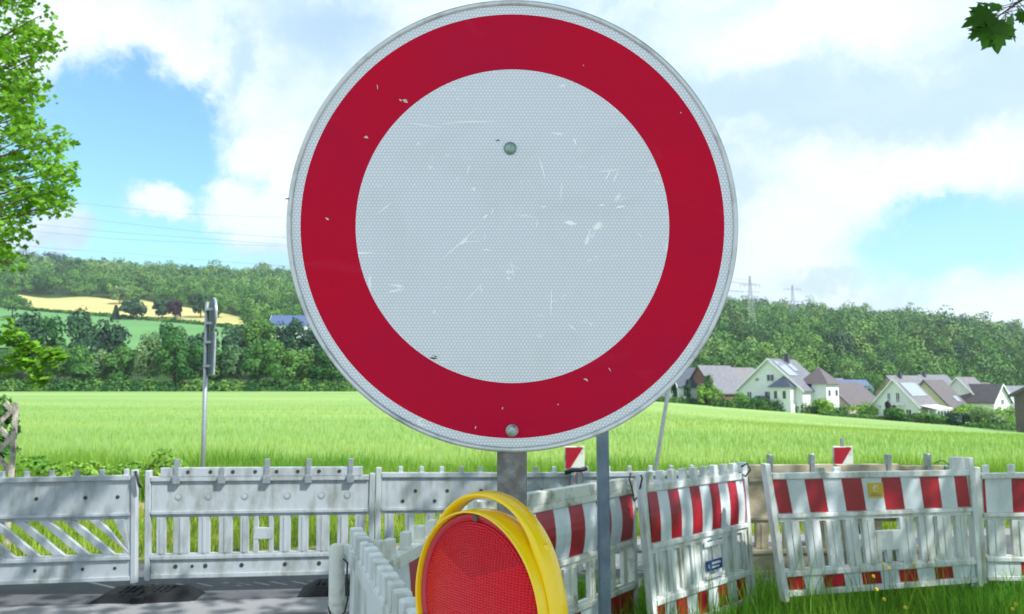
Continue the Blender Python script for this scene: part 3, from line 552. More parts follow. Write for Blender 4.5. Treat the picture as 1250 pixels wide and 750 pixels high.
# ------------------------------------------------------------------ pylons and wires
def pylon(px, d, ytop, ybase, label, arms):
    top = P(px, ytop, d); g = G(px, d); t = thing('power_pylon', g, label, 'pylon', 'power pylons on the hill'); h = top.z - g[2]
    mb = MB(); n = 12
    def hw(z): return .35 + 2.9 * (1 - z / h) ** 1.25
    lv = [h * (1 - (1 - i / n) ** 1.3) for i in range(n + 1)]
    for i in range(n):
        a, b = hw(lv[i]), hw(lv[i + 1])
        for s, q in ((-1, -1), (1, -1), (1, 1), (-1, 1)): mb.tube([(s * a, q * a, lv[i]), (s * b, q * b, lv[i + 1])], .17, 'lattice_steel', 4)
        for q in (-1, 1):
            mb.tube([(-a, q * a, lv[i]), (b, q * b, lv[i + 1])], .09, 'lattice_steel', 4); mb.tube([(a, q * a, lv[i]), (-b, q * b, lv[i + 1])], .09, 'lattice_steel', 4)
    mb.build('mast', t)
    for z, w in arms:
        m2 = MB(); z *= h; b = hw(z)
        for s in (-1, 1):
            for q in (-1, 1): m2.tube([(s * b * .9, q * b * .9, z), (s * w, 0, z + .2)], .16, 'lattice_steel', 4)
            m2.tube([(0, 0, z + 1.6), (s * w, 0, z + .3)], .12, 'lattice_steel', 4)
            for k in (.55, 1.0): m2.tube([(s * w * k, 0, z + .1), (s * w * k, 0, z - 1.6)], .13, 'wire', 5)
        m2.build('crossarm', t)
    return t
pylon(918, 480, 337, 425, 'taller lattice pylon with two crossarms, left of the pair on the wooded hill', [(.68, 5), (.86, 6.4)])
pylon(970, 640, 348, 402, 'smaller lattice pylon on the ridge, right of the pair', [(.62, 8), (.9, 7.5)])
def mast(px, d, yt, label):
    g = G(px, d); top = P(px, yt, d); mb = MB(); mb.tube([g, top], [.5, .12], 'lattice_steel', 6); mb.box((g[0], g[1], g[2] + (top.z - g[2]) * .8), (3.4, .3, .3), 'lattice_steel'); tag(mb.build('radio_mast', origin=g), label, 'mast')
mast(1108, 800, 366, 'thin mast above the bright treetops on the right hill'); mast(1236, 1560, 384, 'tiny far mast on the bluish ridge at the right edge')
for i, (pts, nm) in enumerate([([(-260, 205), (95, 248), (219, 261), (346, 266), (918, 343)], 'uppermost'), ([(-260, 222), (63, 262), (161, 274), (239, 283), (346, 290), (912, 347)], 'second'), ([(-260, 240), (46, 274), (144, 284), (239, 291), (346, 299), (924, 347)], 'third'),
                               ([(-260, 250), (55, 284), (144, 292), (245, 297), (346, 301), (908, 357)], 'fourth'), ([(-260, 270), (69, 304), (161, 310), (242, 317), (346, 325), (928, 357)], 'lowest')]):
    mb = MB(); mb.tube([P(a, b, 520 - (a + 260) * .034) for a, b in pts], .10, 'wire', 4, False)
    tag(mb.build('power_line', origin=P(*pts[0], 520)), '%s of the thin power lines crossing the blue sky left of the round sign' % nm, 'power line', 'power lines in the sky')

# ------------------------------------------------------------------ near trees
def maple_shape(s=1.0):
    half = [(0, 0), (.10, .03), (.30, -.08), (.26, .06), (.50, .10), (.40, .22), (.56, .40), (.38, .38), (.42, .50), (.24, .46), (.16, .50), (.26, .72), (.14, .70), (.10, .86), (0, 1.05)]
    return half
def maple_leaves(C, T, Nn, size):
    """leaf fans: C base points, T tip direction, Nn normal"""
    half = maple_shape(); out = half + [(-x, y) for x, y in half[::-1][1:-1]]; out = np.array(out); k = len(out)
    B = np.cross(T, Nn); V = C[:, None, :] + (B[:, None, :] * out[None, :, :1] + T[:, None, :] * out[None, :, 1:2]) * size[:, None, None] - Nn[:, None, :] * (np.abs(out[None, :, :1]) * .18) * size[:, None, None]
    n = len(C); cen = C + T * size[:, None] * .35; VV = np.concatenate([V, cen[:, None, :]], 1).reshape(-1, 3)
    tri = np.array([[i, (i + 1) % k, k] for i in range(k)]); Fq = (np.arange(n)[:, None, None] * (k + 1) + tri[None]).reshape(-1, 3); return VV, Fq
def maple_tree():
    base = Vector((5.6, .4, 0)); t = thing('maple_tree', base, 'maple tree whose lobed leaves hang into the top right corner of the view', 'tree')
    rr = np.random.RandomState(3)
    tr = MB(); tr.tube([(0, 0, -.2), (.05, 0, 1.5), (0, .1, 3.2), (-.3, .2, 5.0), (-.6, .4, 8)], [.30, .23, .2, .15, .05], 'bark', 12)
    tips = []
    lb = MB()
    lumps = []
    for k in range(46):
        # canopy lumps in world space: kept above the view
        x = rr.uniform(-2.6, 8.2); y = rr.uniform(-3.0, 5.4); x = max(x, 2.2 + .5 * rr.rand()) if y < -.6 else x; z = max(rr.uniform(4.6, 8.6), H + .60 * y + 1.5)
        lumps.append((x, y, z))
    for k, q in enumerate(lumps):
        q = Vector(q) - base
        if k % 2 == 0: lb.tube([(0 - .05 * k / 20, .1, 3.0 + (k % 7) * .45), Vector((q.x * .5, q.y * .5, 3.6 + (q.z - 3.2) * .7)), q], [.07, .04, .012], 'bark', 6)
    for k in range(12): lumps.append((2.9 + rr.uniform(-.9, .9), -.8 + rr.uniform(-.7, .7), 6.0 + rr.uniform(-1, 1.2)))
    L = np.array(lumps); n = 17500; k = rr.randint(0, len(L), n); u = unit(rr.randn(n, 3)) * np.cbrt(rr.rand(n, 1)); pos = L[k] + u * np.array([1.25, 1.15, .8])
    ok = pos[:, 2] > H + .60 * np.maximum(pos[:, 1], 0) + .55; pos = pos[ok]; n = len(pos)
    nr = unit(np.stack([rr.randn(n) * .5, rr.randn(n) * .5, np.ones(n)], 1)); T = unit(np.cross(nr, unit(rr.randn(n, 3)))); sz = .10 + .07 * rr.rand(n)
    V1, F1 = maple_leaves(pos - np.array(base), T, nr, sz)
    # the hanging spray in the corner: (px, py) of leaf base, tip direction in the picture, size
    spray = [(1212, 8, -150, 38), (1218, 18, -118, 40), (1208, 30, -60 - 90, 34), (1228, 26, -100, 34), (1222, 36, -70 - 60, 26), (1236, 14, -60, 36), (1244, 8, -30, 34), (1226, 4, 160, 30), (1240, -6, 120, 34), (1252, 10, -80, 34), (1258, -8, -40, 34), (1230, -14, 100, 36), (1206, 12, -115, 36), (1216, 30, -95, 38), (1262, 16, -60, 30), (1248, -20, 60, 40), (1270, 0, 0, 40), (1224, 22, -140, 36), (1199, 22, -165, 22)]
    C = []; T2 = []; N2 = []; S2 = []
    for i, (px, py, ang, s) in enumerate(spray):
        d = 2.55 + .12 * rr.rand(); C.append(P(px - 2, py + 4, d) - base); a = R(ang); f = Vector((math.cos(a), .35 * rr.randn(), math.sin(a))).normalized()
        nn = (Vector((.3 * rr.randn(), -1, .5 + .3 * rr.randn()))); nn = (nn - f * nn.dot(f)).normalized(); T2.append(f); N2.append(nn); S2.append(s / F * d * 1.02)
    V2, F2 = maple_leaves(np.array(C), np.array(T2), np.array(N2), np.array(S2))
    V = np.concatenate([V1, V2]); Fq = np.concatenate([F1, F2 + len(V1)])
    npmesh('crown', V, Fq, 3, 'maple_leaf', t)
    a = P(1216, 22, 2.6) - base; b = P(1250, -2, 2.62) - base; c = P(1330, -60, 2.7) - base; lb.tube([(0, .1, 3.3), Vector((-1.2, 1.0, 3.75)), c, b, a], [.05, .03, .012, .005, .002], 'bark', 6)
    for i in range(len(C)): lb.tube([b.lerp(a, rr.rand()), Vector(C[i])], .0015, 'bark', 4)
    o = tr.build('trunk', t, smooth=True); lb.build('limbs', t, smooth=True)
maple_tree()
def left_tree():
    base = Vector((-9.6, 9.8, 0)); t = thing('broadleaf_tree', base, 'bright green leafy tree reaching in from the upper left corner', 'tree')
    rr = np.random.RandomState(9)
    def bound(y): return np.interp(y, [-60, 0, 20, 50, 75, 110, 140, 165, 205, 250, 262, 290, 330, 350], [70, 62, 20, 72, 66, 42, 40, 78, 86, 84, 50, 40, 18, 0])
    lumps = []
    while len(lumps) < 150:
        py = rr.uniform(-120, 325); b = bound(py); px = b - 8 - abs(rr.randn()) * 62
        if px < -260: continue
        lumps.append(P(px, py, rr.uniform(9.0, 11.6)))
    for _ in range(110): lumps.append(P(rr.uniform(-620, -60), rr.uniform(-330, 330), rr.uniform(8.2, 12.0)))
    for (px, py) in [(78, 168), (84, 205), (82, 215), (76, 250), (66, 255), (58, 112), (56, 20), (70, 48), (20, 318)]: lumps.append(P(px - 8, py, 9.6))
    lb = MB(); tr = MB(); tr.tube([(0, 0, -.3), (.1, 0, 2), (0, .1, 4.5), (.2, 0, 7)], [.28, .22, .15, .05], 'bark', 12)
    for k, q in enumerate(lumps):
        if (k < 150 and k % 2 == 0) or k % 5 == 0 or k > 259: q2 = q - base; lb.tube([(0, .05, max(1.8, q2.z * .7)), (q2.x * .5, q2.y * .5, q2.z * .85 + .15), q2], [.045, .022, .006], 'bark', 5)
    L = np.array([tuple(l) for l in lumps]); n = 16000; k = rr.randint(0, len(L), n); u = unit(rr.randn(n, 3)) * np.cbrt(rr.rand(n, 1)); pos = L[k] + u * np.array([.21, .32, .15])
    nr = unit(np.stack([rr.randn(n) * .9, rr.randn(n) * .9 - .25, np.ones(n)], 1)); V1, F1 = leaf_quads(pos - np.array(base), nr, .042, rr, .8)
    # lower branch, nearer
    low = [(0, 392, 7.0), (10, 402, 7.0), (18, 408, 7), (4, 412, 7), (26, 420, 7.1), (34, 424, 7.1), (30, 434, 7.1), (42, 428, 7.1), (46, 440, 7.1), (58, 430, 7.1), (64, 436, 7.1), (56, 446, 7.1), (40, 448, 7.1), (50, 460, 7.1), (44, 468, 7.1), (20, 440, 7.2), (8, 450, 7.2), (-20, 400, 7), (-30, 430, 7.2), (28, 446, 7.1), (68, 434, 7.1)]
    L2 = np.array([tuple(P(*q)) for q in low]); n2 = 520; k2 = rr.randint(0, len(L2), n2); pos2 = L2[k2] + unit(rr.randn(n2, 3)) * np.cbrt(rr.rand(n2, 1)) * np.array([.10, .14, .06])
    nr2 = unit(np.stack([rr.randn(n2) * .5, rr.randn(n2) * .5 - .3, np.ones(n2)], 1)); V2, F2 = leaf_quads(pos2 - np.array(base), nr2, .042, rr, .75)
    npmesh('crown', np.concatenate([V1, V2]), np.concatenate([F1, F2 + len(V1)]), 4, 'bright_leaf', t)
    lb.tube([(0, 0, 2.4), P(-60, 392, 7.6) - base, P(0, 414, 7.1) - base, P(22, 425, 7.1) - base, P(46, 440, 7.1) - base], [.05, .03, .018, .012, .003], 'bark', 6)
    tr.build('trunk', t, smooth=True); lb.build('limbs', t, smooth=True)
left_tree()

# ------------------------------------------------------------------ barrier panels
class Panel:
    """maps (u 0..1 along, v 0..1 up, w metres along the face normal) into the quad between four corners"""
    def __init__(s, TL, TR, BL, BR): 
        s.TL, s.TR, s.BL, s.BR = map(Vector, (TL, TR, BL, BR)); s.L = ((s.TR - s.TL).length + (s.BR - s.BL).length) / 2; s.Hh = ((s.TL - s.BL).length + (s.TR - s.BR).length) / 2
        n = (s.TR - s.TL).cross(s.TL - s.BL).normalized(); c = (s.TL + s.BR) / 2
        s.n = n if n.dot(Vector((0, 0, H)) - c) > 0 else -n
    def q(s, u, v, w=0):
        a = s.BL.lerp(s.BR, u); b = s.TL.lerp(s.TR, u); return a + (b - a) * v + s.n * w
    def box(s, mb, u0, u1, v0, v1, w0, w1, m): mb.prism([s.q(u0, v0, w0), s.q(u1, v0, w0), s.q(u1, v1, w0), s.q(u0, v1, w0)], [s.q(u0, v0, w1), s.q(u1, v0, w1), s.q(u1, v1, w1), s.q(u0, v1, w1)], m)
    def pr(s, mb, pts, w0, w1, m): mb.prism([s.q(u, v, w0) for u, v in pts], [s.q(u, v, w1) for u, v in pts], m)
    def disc(s, mb, u, v, r, w0, w1, m, n=12): s.pr(mb, [(u + math.cos(a) * r / s.L, v + math.sin(a) * r / s.Hh) for a in [2 * math.pi * i / n for i in range(n)]], w0, w1, m)
def stripes(pn, mb, u0, u1, v0, v1, w, edges, start_red, lean=0.0, bulge=0.0):
    """edges: list of u boundaries of colour changes; curved slightly outwards"""
    es = [u0] + list(edges) + [u1]; red = start_red; K = 6 if bulge else 1
    for a, b in zip(es[:-1], es[1:]):
        for k in range(K):
            t0, t1 = k / K, (k + 1) / K; va, vb = v0 + (v1 - v0) * t0, v0 + (v1 - v0) * t1
            wa, wb = w + bulge * math.sin(math.pi * t0), w + bulge * math.sin(math.pi * t1)
            sh = lambda v: lean * (v - (v0 + v1) / 2)
            A = [pn.q(a + sh(va), va, wa), pn.q(b + sh(va), va, wa), pn.q(b + sh(vb), vb, wb), pn.q(a + sh(vb), vb, wb)]
            mb.prism([p - pn.n * .003 for p in A], A, 'red_sheet' if red else 'white_sheet')
        red = not red
def barrier(label, corners, m='white_plastic', slats=(), pegs=(), peg_w=.036, peg_h=.055, peg_d=.03, upper=(.63, .955), lower=(.06, .24), red=None, red_low=None, start=True, start_low=True, rail=None, stakes=(), holes=(), bulge=0, diag=False, lean=0, posts=(True, True), post_up=(0.05, 0.05), hshape=None, backing=None, T=.045):
    """corners TL,TR,BL,BR"""
    pn = Panel(*corners); base = (pn.BL + pn.BR) / 2; base.z = 0
    t = thing('site_barrier', base, label, 'barrier', 'plastic site barriers'); O = base
    f = MB(); pw = .05 / pn.L; e = .004
    B = lambda *a: pn.box(f, *a)
    u0, u1 = pw if posts[0] else 0, 1 - pw if posts[1] else 1
    B(u0, u1, upper[0] - .03, upper[0], -.028, .028, m); B(u0, u1, upper[1], upper[1] + .045, -.028, .028, m)          # ribs round the upper plate
    B(u0, u1, upper[0], upper[1], -.010, .010, m)
    B(u0, u1, lower[1], lower[1] + .035, -.026, .026, m); B(u0, u1, lower[0], lower[1], -.010, .010, m); B(u0, u1, lower[0] - .04, lower[0], -.026, .026, m)
    B(u0, u1, upper[0] - .062, upper[0] - .03, -.014, .014, m); B(u0, u1, lower[1] + .035, lower[1] + .055, -.014, .014, m)
    sv0, sv1 = lower[1] + .055, upper[0] - .062
    if backing: B(u0, u1, sv0, sv1, -.012, -.004, backing)
    if diag:
        st = .105; k = -.25
        while k < 1.0:
            a = [(k, sv1), (k + .045, sv1), (k + .045 + .17, sv0), (k + .17, sv0)]
            a = [(min(max(x, u0), u1), y) for x, y in a]
            if a[0][0] < a[1][0] or a[2][0] > a[3][0]: pn.pr(f, a, -.016, .016, m)
            k += st
        B(u1 - .03, u1, sv0, sv1, -.013, .013, m)
    for sl in slats:
        a, b = sl[0], sl[1]; B(a, b, sv0, sv1, -.016, .016, m)
        if b - a > .03 and not diag:
            c = (a + b) / 2; B(c - .006, c + .006, sv0, sv1, .016, .021, m)
    if hshape:
        for hs in ([hshape] if isinstance(hshape[0], float) else hshape):
            a, b, v0, v1 = hs; B(a, b, v0, v1, -.013, .019, m)
    if rail:
        for r in rail: B(r[0], r[1], upper[1] + .045, upper[1] + .045 + r[2], -.03, .03, m)
    fo = f.build('frame', t, bevel=.005, origin=O)
    if pegs:
        for p in pegs:
            g = MB(); pw2 = peg_w / pn.L / 2; zt = upper[1] + .043; pn.box(g, p - pw2, p + pw2, zt, zt + peg_h / pn.Hh, -peg_d / 2, peg_d / 2, m)
            pn.box(g, p - pw2 * 1.25, p + pw2 * 1.25, zt - .002, zt + .012, -peg_d / 2 - .004, peg_d / 2 + .004, m)
            g.build('peg', t, bevel=.006, seg=3, origin=O)
    if red is not None:
        s = MB(); stripes(pn, s, u0 + .006, u1 - .006, upper[0] + .006, upper[1] - .006, .014, red, start, lean, bulge); s.build('reflective_stripes', t, origin=O)
    if red_low is not None:
        s = MB(); stripes(pn, s, u0 + .006, u1 - .006, lower[0] + .008, lower[1] - .008, .014, red_low, start_low, lean); s.build('reflective_stripes', t, origin=O)
    for i, on in enumerate(posts):
        if on:
            c = MB(); a = (0, pw - .002) if i == 0 else (1 - pw + .002, 1)
            pn.box(c, a[0], a[1], .0, 1 + post_up[i], -T / 2 - .006, T / 2, m); c.build('end_post', t, bevel=.007, seg=3, origin=O)
    for s in stakes:
        c = MB(); u, hgt = s[0], s[1]; mm = s[2] if len(s) > 2 else 'galvanised'; zt = 1.0
        pn.box(c, u - .018 / pn.L, u + .018 / pn.L, zt - .06, zt + hgt, -.014, .04, mm); pn.box(c, u - .03 / pn.L, u + .03 / pn.L, zt - .07, zt + .01, -.02, .046, mm); c.build('lamp_stake', t, bevel=.003, origin=O)
    if holes:
        for (u, v, r, mm) in holes:
            c = MB()
            if mm == 'dimple':
                pn.disc(c, u, v, r, .008, .0125, 'dimple'); pn.disc(c, u - .002, v + .004, r * .72, .0126, .0135, m)
            else:
                w_ = .028 if v > 1 else .008; pn.disc(c, u, v, r, w_, w_ + .005, mm)
            c.build('plug', t, origin=O)
    return t, pn, O
def quad(l, r):   # l,r = (px_top,py_top,px_bot,py_bot,d)
    return P(l[0], l[1], l[4]), P(r[0], r[1], r[4]), P(l[2], l[3], l[4]), P(r[2], r[3], r[4])
def ev(n, a=.05, b=.95): return [a + (b - a) * i / (n - 1) for i in range(n)]
# P1
barrier('grey plastic barrier with slanted openings at the left frame edge', quad((-124, 586, -124, 722, 6.3), (168, 580, 167, 712, 6.3)), 'grey_plastic', pegs=[.33 + i * .104 for i in range(7)], diag=True,
        upper=(.655, .955), lower=(.07, .22), holes=[(u, .80, .016, 'dark_hole') for u in (.30, .58, .785, .92)] + [(u, .145, .014, 'dark_hole') for u in (.575, .775, .91)])
# P2
pxs = lambda a, p0, p1: (a - p0) / (p1 - p0)
U = lambda a: pxs(a, 178, 458)
barrier('grey plastic barrier with upright slats, raised top rail and steel lamp stakes', quad((178, 582, 177, 709, 6.35), (458, 580, 456, 702, 6.5)), 'grey_plastic', upper=(.665, .955), lower=(.06, .20),
        slats=[(U(a), U(b)) for a, b in [(192, 203), (212, 231), (242, 256), (267, 283), (293, 303), (309, 315), (328, 333), (341, 354), (364, 376), (386, 402), (412, 425), (434, 446)]], hshape=(U(309), U(333), .38, .49),
        rail=[(U(197), U(442), .085)], stakes=[(U(216), .17), (U(325), .17), (U(376), .17), (U(428), .17), (U(271), .09)], holes=[(U(x), .80, .030, 'dimple') for x in (218, 254, 298, 350, 392, 424)] + [(U(x), 1.045, .016, 'dark_hole') for x in (230, 257, 284, 311, 337, 363, 389, 414)] + [(U(x), .13, .018, 'dark_hole') for x in (215, 251, 295, 348, 390)] + [(U(235), .13, .013, 'dark_hole')], post_up=(.06, .02))
# P3
U = lambda a: pxs(a, 459, 702)
barrier('grey plastic barrier with upright slats and a comb of pegs behind the yellow warning lamp', quad((459, 577, 457, 703, 6.5), (702, 577, 702, 698, 6.75)), 'grey_plastic', upper=(.66, .955), lower=(.06, .20), pegs=[U(x) for x in (488, 513, 537, 561, 584, 608, 632, 652, 675)],
        slats=[(U(a), U(a) + .045) for a in range(470, 695, 24)], holes=[(U(x), .82, .016, 'dark_hole') for x in (506, 544, 585, 660)] + [(U(x), .72, .016, 'dark_hole') for x in (491, 529, 566)])
# P3b
barrier('grey plastic barrier with pegs, mostly hidden behind the striped panels', quad((704, 577, 704, 698, 6.75), (903, 574, 903, 692, 7.0)), 'grey_plastic', upper=(.66, .955), lower=(.06, .20), pegs=ev(8, .06, .95), slats=[(a, a + .045) for a in ev(9, .08, .9)])
# P4 (comb barrier running towards the camera)
def gp(x, y, z): return Vector((x, y, z))
TZ = 1.135
far = (-.615, 2.95); near = (.05, 1.05); BZ = .06
t4, pn4, O4 = barrier('white barrier with closely set pegs running towards the viewer left of the yellow lamp', (gp(*near, TZ), gp(*far, TZ), gp(near[0], near[1], BZ), gp(far[0], far[1], BZ)), 'white_plastic',
        pegs=[1 - (.085 + i * .085 * 1.06) / math.hypot(.66, 1.9) for i in range(20)], peg_w=.052, peg_h=.075, peg_d=.046, slats=[(a, a + .05) for a in ev(12, .06, .92)], posts=(True, False), T=.05, upper=(.50, .93))
def hinge_post():
    c = P(417, 664, 2.72); pts = []; base = (c.x - .005, c.y, 0); t = thing('white_post', base, 'rounded white plastic end post with a black cable loop left of the pegged barrier', 'post'); mb = MB()
    zt = c.z
    mb.tube([(-.004, 0, 0), (0, 0, zt * .6), (-.012, 0, zt - .02), (-.012, 0, zt - .006), (-.012, 0, zt)], [.034, .031, .027, .024, .012], 'grimy_plastic', 12); mb.build('post', t, smooth=True)
    k = MB(); k.tube([(.018, -.028, zt - .045), (.034, -.03, zt - .06), (.033, -.032, zt - .12), (.038, -.032, zt - .18), (.030, -.036, zt - .225), (.008, -.038, zt - .245), (-.02, -.034, zt - .238), (-.034, -.01, zt - .215)], .0034, 'cable', 8); k.build('cable_loop', t, smooth=True)
hinge_post()
# P5a
barrier('red and white striped barrier with comb top seen between the pegged barrier and the lamp', (gp(-.47, 2.60, 1.135), gp(-.205, 4.0, 1.07), gp(-.47, 2.60, .08), gp(-.205, 4.0, .08)), 'grimy_plastic',
        pegs=[-.02 + .125 * i for i in range(1, 9)], peg_w=.05, peg_h=.065, peg_d=.035, upper=(.62, .93), slats=[(a, a + .05) for a in ev(9, .06, .9)], red=[.10, .23, .36, .49, .62, .75, .88], start=True, red_low=[.2, .4, .6, .8], bulge=.012)
# P5b
barrier('dirty striped barrier with stained top rail behind the slim blue grey post', (P(566, 628, 4.0), P(772, 592, 5.45), gp(-.26, 4.02, .07), gp(.885, 5.45, .07)), 'grimy_plastic',
        rail=[(.03, .93, .075)], upper=(.60, .94), slats=[(.07, .13), (.18, .21), (.26, .32), (.40, .43), (.50, .58), (.66, .70), (.78, .84), (.90, .93)], hshape=(.50, .58, .30, .36),
        red=[.155, .25, .34, .44, .53, .62, .71, .80, .88], start=False, red_low=[.2, .4, .6, .8], bulge=.022, post_up=(.05, .05), T=.05)
# P6
z0, z1 = .05, 1.05
t6, pn6, O6 = barrier('white comb-topped barrier with narrow red stripes and a blue label, turned away at an angle', (P(780, 588, 5.04), P(909, 573, 5.9), gp(.915, 5.0, z0), gp(1.86, 5.9, z0)), 'white_plastic',
        pegs=[.08 + .099 * i for i in range(10)], peg_w=.055, peg_h=.085, peg_d=.045, upper=(.60, .93), lower=(.06, .22), slats=[(.07 + i * .104, .07 + i * .104 + .052) for i in range(9)], backing='white_plastic',
        red=[.125, .215, .31, .41, .505, .60, .69, .785, .875, .945], start=True, red_low=[.11, .21, .31, .41, .51, .61, .71, .81, .91], bulge=.014, T=.05)
lb = MB(); pn6.box(lb, .50, .66, .335, .385 + .02, .024, .028, 'blue_label'); pn6.box(lb, .555, .64, .375, .39, .0282, .0292, 'white_sheet'); pn6.box(lb, .555, .625, .35, .363, .0282, .0292, 'white_sheet'); pn6.disc(lb, .525, .368, .011, .0282, .0292, 'white_sheet'); pn6.disc(lb, .525, .368, .006, .0294, .0300, 'blue_label')
o = lb.build('blue_label', t6, origin=O6)
lb = MB(); pn6.box(lb, .49, .67, .50, .53, .021, .034, 'white_plastic'); lb.build('label_ledge', t6, bevel=.003, origin=O6); lb = MB(); pn6.box(lb, .49, .67, .285, .31, .021, .034, 'white_plastic'); lb.build('label_ledge', t6, bevel=.003, origin=O6)
# P7
U = lambda a: pxs(a, 933, 1194)
t7, pn7, O7 = barrier('leaning white barrier with red blocks and a yellow sticker, in the grass at the right', quad((932, 574, 955, 735, 5.45), (1186, 570, 1197, 716, 5.95)), 'white_plastic', upper=(.66, .93), lower=(.08, .19),
        slats=[(.055, .12), (.15, .215), (.245, .31), (.335, .395), (.415, .475), (.60, .672), (.695, .768), (.79, .862), (.885, .945)], hshape=[(.475, .60, .345, .50), (.475, .495, .25, .345), (.52, .545, .25, .345), (.578, .60, .25, .345)],
        red=[.095, .175, .26, .345, .44, .535, .63, .725, .82, .90], start=True, red_low=[.11, .20, .30, .385, .48, .57, .665, .755, .85], lean=-.03, pegs=[.255, .33], peg_w=.06, peg_h=.04, post_up=(.05, .08), T=.055)
lb = MB(); pn7.box(lb, .462, .535, .765, .885, .016, .018, 'yellow_sticker'); pn7.disc(lb, .498, .84, .026, .0183, .0193, 'sticker_white', 20); pn7.disc(lb, .500, .838, .017, .0195, .0202, 'yellow_sticker', 16); pn7.disc(lb, .494, .845, .009, .0204, .0210, 'sticker_white', 12); pn7.box(lb, .470, .527, .782, .790, .0183, .019, 'sticker_ink'); pn7.box(lb, .472, .505, .797, .803, .0183, .019, 'sticker_ink')
o = lb.build('sticker', t7, origin=O7)
lb = MB(); pn7.box(lb, .90, .955, .975, 1.085, -.03, .02, 'white_plastic'); lb.build('top_block', t7, bevel=.006, origin=O7)
# P8
barrier('red and white barrier with upright slats cut by the right frame edge', quad((1188, 577, 1196, 712, 6.0), (1470, 571, 1480, 716, 5.9)), 'white_plastic', upper=(.63, .945), lower=(.07, .20),
        slats=[(.045 + i * .105, .045 + i * .105 + .075) for i in range(9)], pegs=[.055 + i * .112 for i in range(9)], peg_w=.045, peg_h=.07, red=[.045, .16, .30, .43, .57, .70, .84], start=True, red_low=[.18, .33, .5, .66, .82], start_low=False)
# P9 beige
U = lambda a: pxs(a, 906, 1160)
t9, pn9, O9 = barrier('dirty beige barrier standing behind the leaning one, with steel stakes on its top rail', quad((906, 582, 906, 706, 6.55), (1160, 579, 1160, 702, 6.75)), 'beige_plastic', upper=(.60, .95), lower=(.07, .24), rail=[(.01, .42, .12), (.44, .74, .115), (.76, .96, .095)],
        slats=[(.06, .12), (.19, .25), (.34, .40), (.47, .53), (.60, .66), (.86, .92)], stakes=[(U(938), .22), (U(988), .22), (U(1081), .21), (U(1130), .21), (U(1160) - .03, .09)], post_up=(.05, .05))
lb = MB(); pn9.box(lb, .745, .80, .05, 1.06, .03, .05, 'rusty_wood'); lb.build('wooden_batten', t9, origin=O9)
# clamps and wire ties between panels
def tie(label, pts, r=.006, name='cable_tie', m='cable'):
    mb = MB(); mb.tube(pts, r, m, 7); tag(mb.build(name, smooth=True, origin=pts[0]), label, 'cable')
tie('black clip hanging beside the slotted barrier post', [P(165, 576, 6.26), P(167, 580, 6.25), P(169, 590, 6.25), P(171.5, 596, 6.25)], .012)
tie('black clamp on the joint of the grey barriers below the small striped board', [P(690, 577, 6.7), P(700, 574, 6.68), P(708, 574, 6.68), P(716, 572, 6.7)], .02)
tie('dark hook linking the dirty striped barrier to the comb-topped one', [P(770, 578, 5.35), P(768, 585, 5.3), P(771, 594, 5.28), P(774, 612, 5.28), P(779, 606, 5.1), P(784, 584, 4.96), P(782, 580, 4.96)], .006)
tie('black cable loop joining the comb-topped barrier to the beige one', [P(905, 570, 5.85), P(912, 566, 5.8), P(916, 574, 5.8), P(910, 582, 5.8), P(903, 577, 5.85)], .007)
tie('thin black wire curling above the right end of the beige barrier', [P(1140, 566, 6.6), P(1150, 562, 6.6), P(1158, 567, 6.6), P(1164, 574, 6.6)], .004)
# ------------------------------------------------------------------ barrier feet
def foot(c, L, label, rz=0):
    t = thing('rubber_base', c, label, 'barrier foot', 'black rubber barrier feet', rz)
    mb = MB(); w = .20; h = .072
    for s in (-1, 1):
        a = [(s * .02, -w, 0), (s * L, -w * .8, 0), (s * L, w * .8, 0), (s * .02, w, 0)]; b = [(s * .02, -w * .72, h), (s * (L - .12), -w * .6, h), (s * (L - .12), w * .6, h), (s * .02, w * .72, h)]; mb.prism(a, b, 'rubber')
        for k in range(3): mb.box((s * (L * .30 + k * .05 - .04), -.0, h + .006), (.018, w * .9, .012), 'rubber')
    mb.box((0, 0, h * .42), (.10, w * 2.0, h * .84), 'rubber'); mb.build('rubber_slab', t, bevel=.004)
    mb = MB(); mb.box((0, 0, h * .84 + .02), (.06, .06, .05), 'dark_hole'); mb.build('socket', t)
x = P(177, 716, 6.15); foot((x.x, 6.20, .0), .41, 'black rubber foot under the gap between the two left barriers', R(4))
x = P(412, 710, 6.45); foot((x.x, 6.42, .0), .30, 'black rubber foot at the right end of the lamp stake barrier', R(6))

# ------------------------------------------------------------------ guide beacons
def beacon(px0, px1, ytop, d, label, stake):
    a = P(px0, ytop, d); b = P(px1, ytop, d); w = b.x - a.x; t = thing('guide_beacon', ((a.x + b.x) / 2, d, 0), label, 'guide beacon', 'red and white guide beacons on the road'); z1 = a.z; z0 = .12
    mb = MB(); mb.box((0, 0, (z0 + z1) / 2), (w, .035, z1 - z0), 'grimy_plastic'); mb.build('board', t, bevel=.006)
    s = MB(); k = 0; z = z1
    while z > z0 + .1:
        e = .012; A = [(-w / 2 + e, -.021, z - e), (w / 2 - e, -.021, z - e), (-.22 * w, -.021, z - e - w * 1.05), (-w / 2 + e, -.021, z - e - w * 1.05)] if k == 0 else [(-w / 2 + e, -.021, z), (w / 2 - e, -.021, z + w * .45), (w / 2 - e, -.021, z + w * .45 - .12), (-w / 2 + e, -.021, z - .12)]
        if all(q[2] > z0 for q in A): s.prism(A, [(q[0], -.024, q[2]) for q in A], 'red_sheet')
        z -= w * 1.6; k += 1
    s.build('red_stripe', t)
    f = MB(); f.box((0, .0, .06), (.42, .6, .10), 'rubber'); f.build('foot', t, bevel=.015)
    if stake: c = MB(); c.box((.0, 0, z1 + .045), (.035, .03, .10), 'galvanised'); c.build('lamp_stake', t)
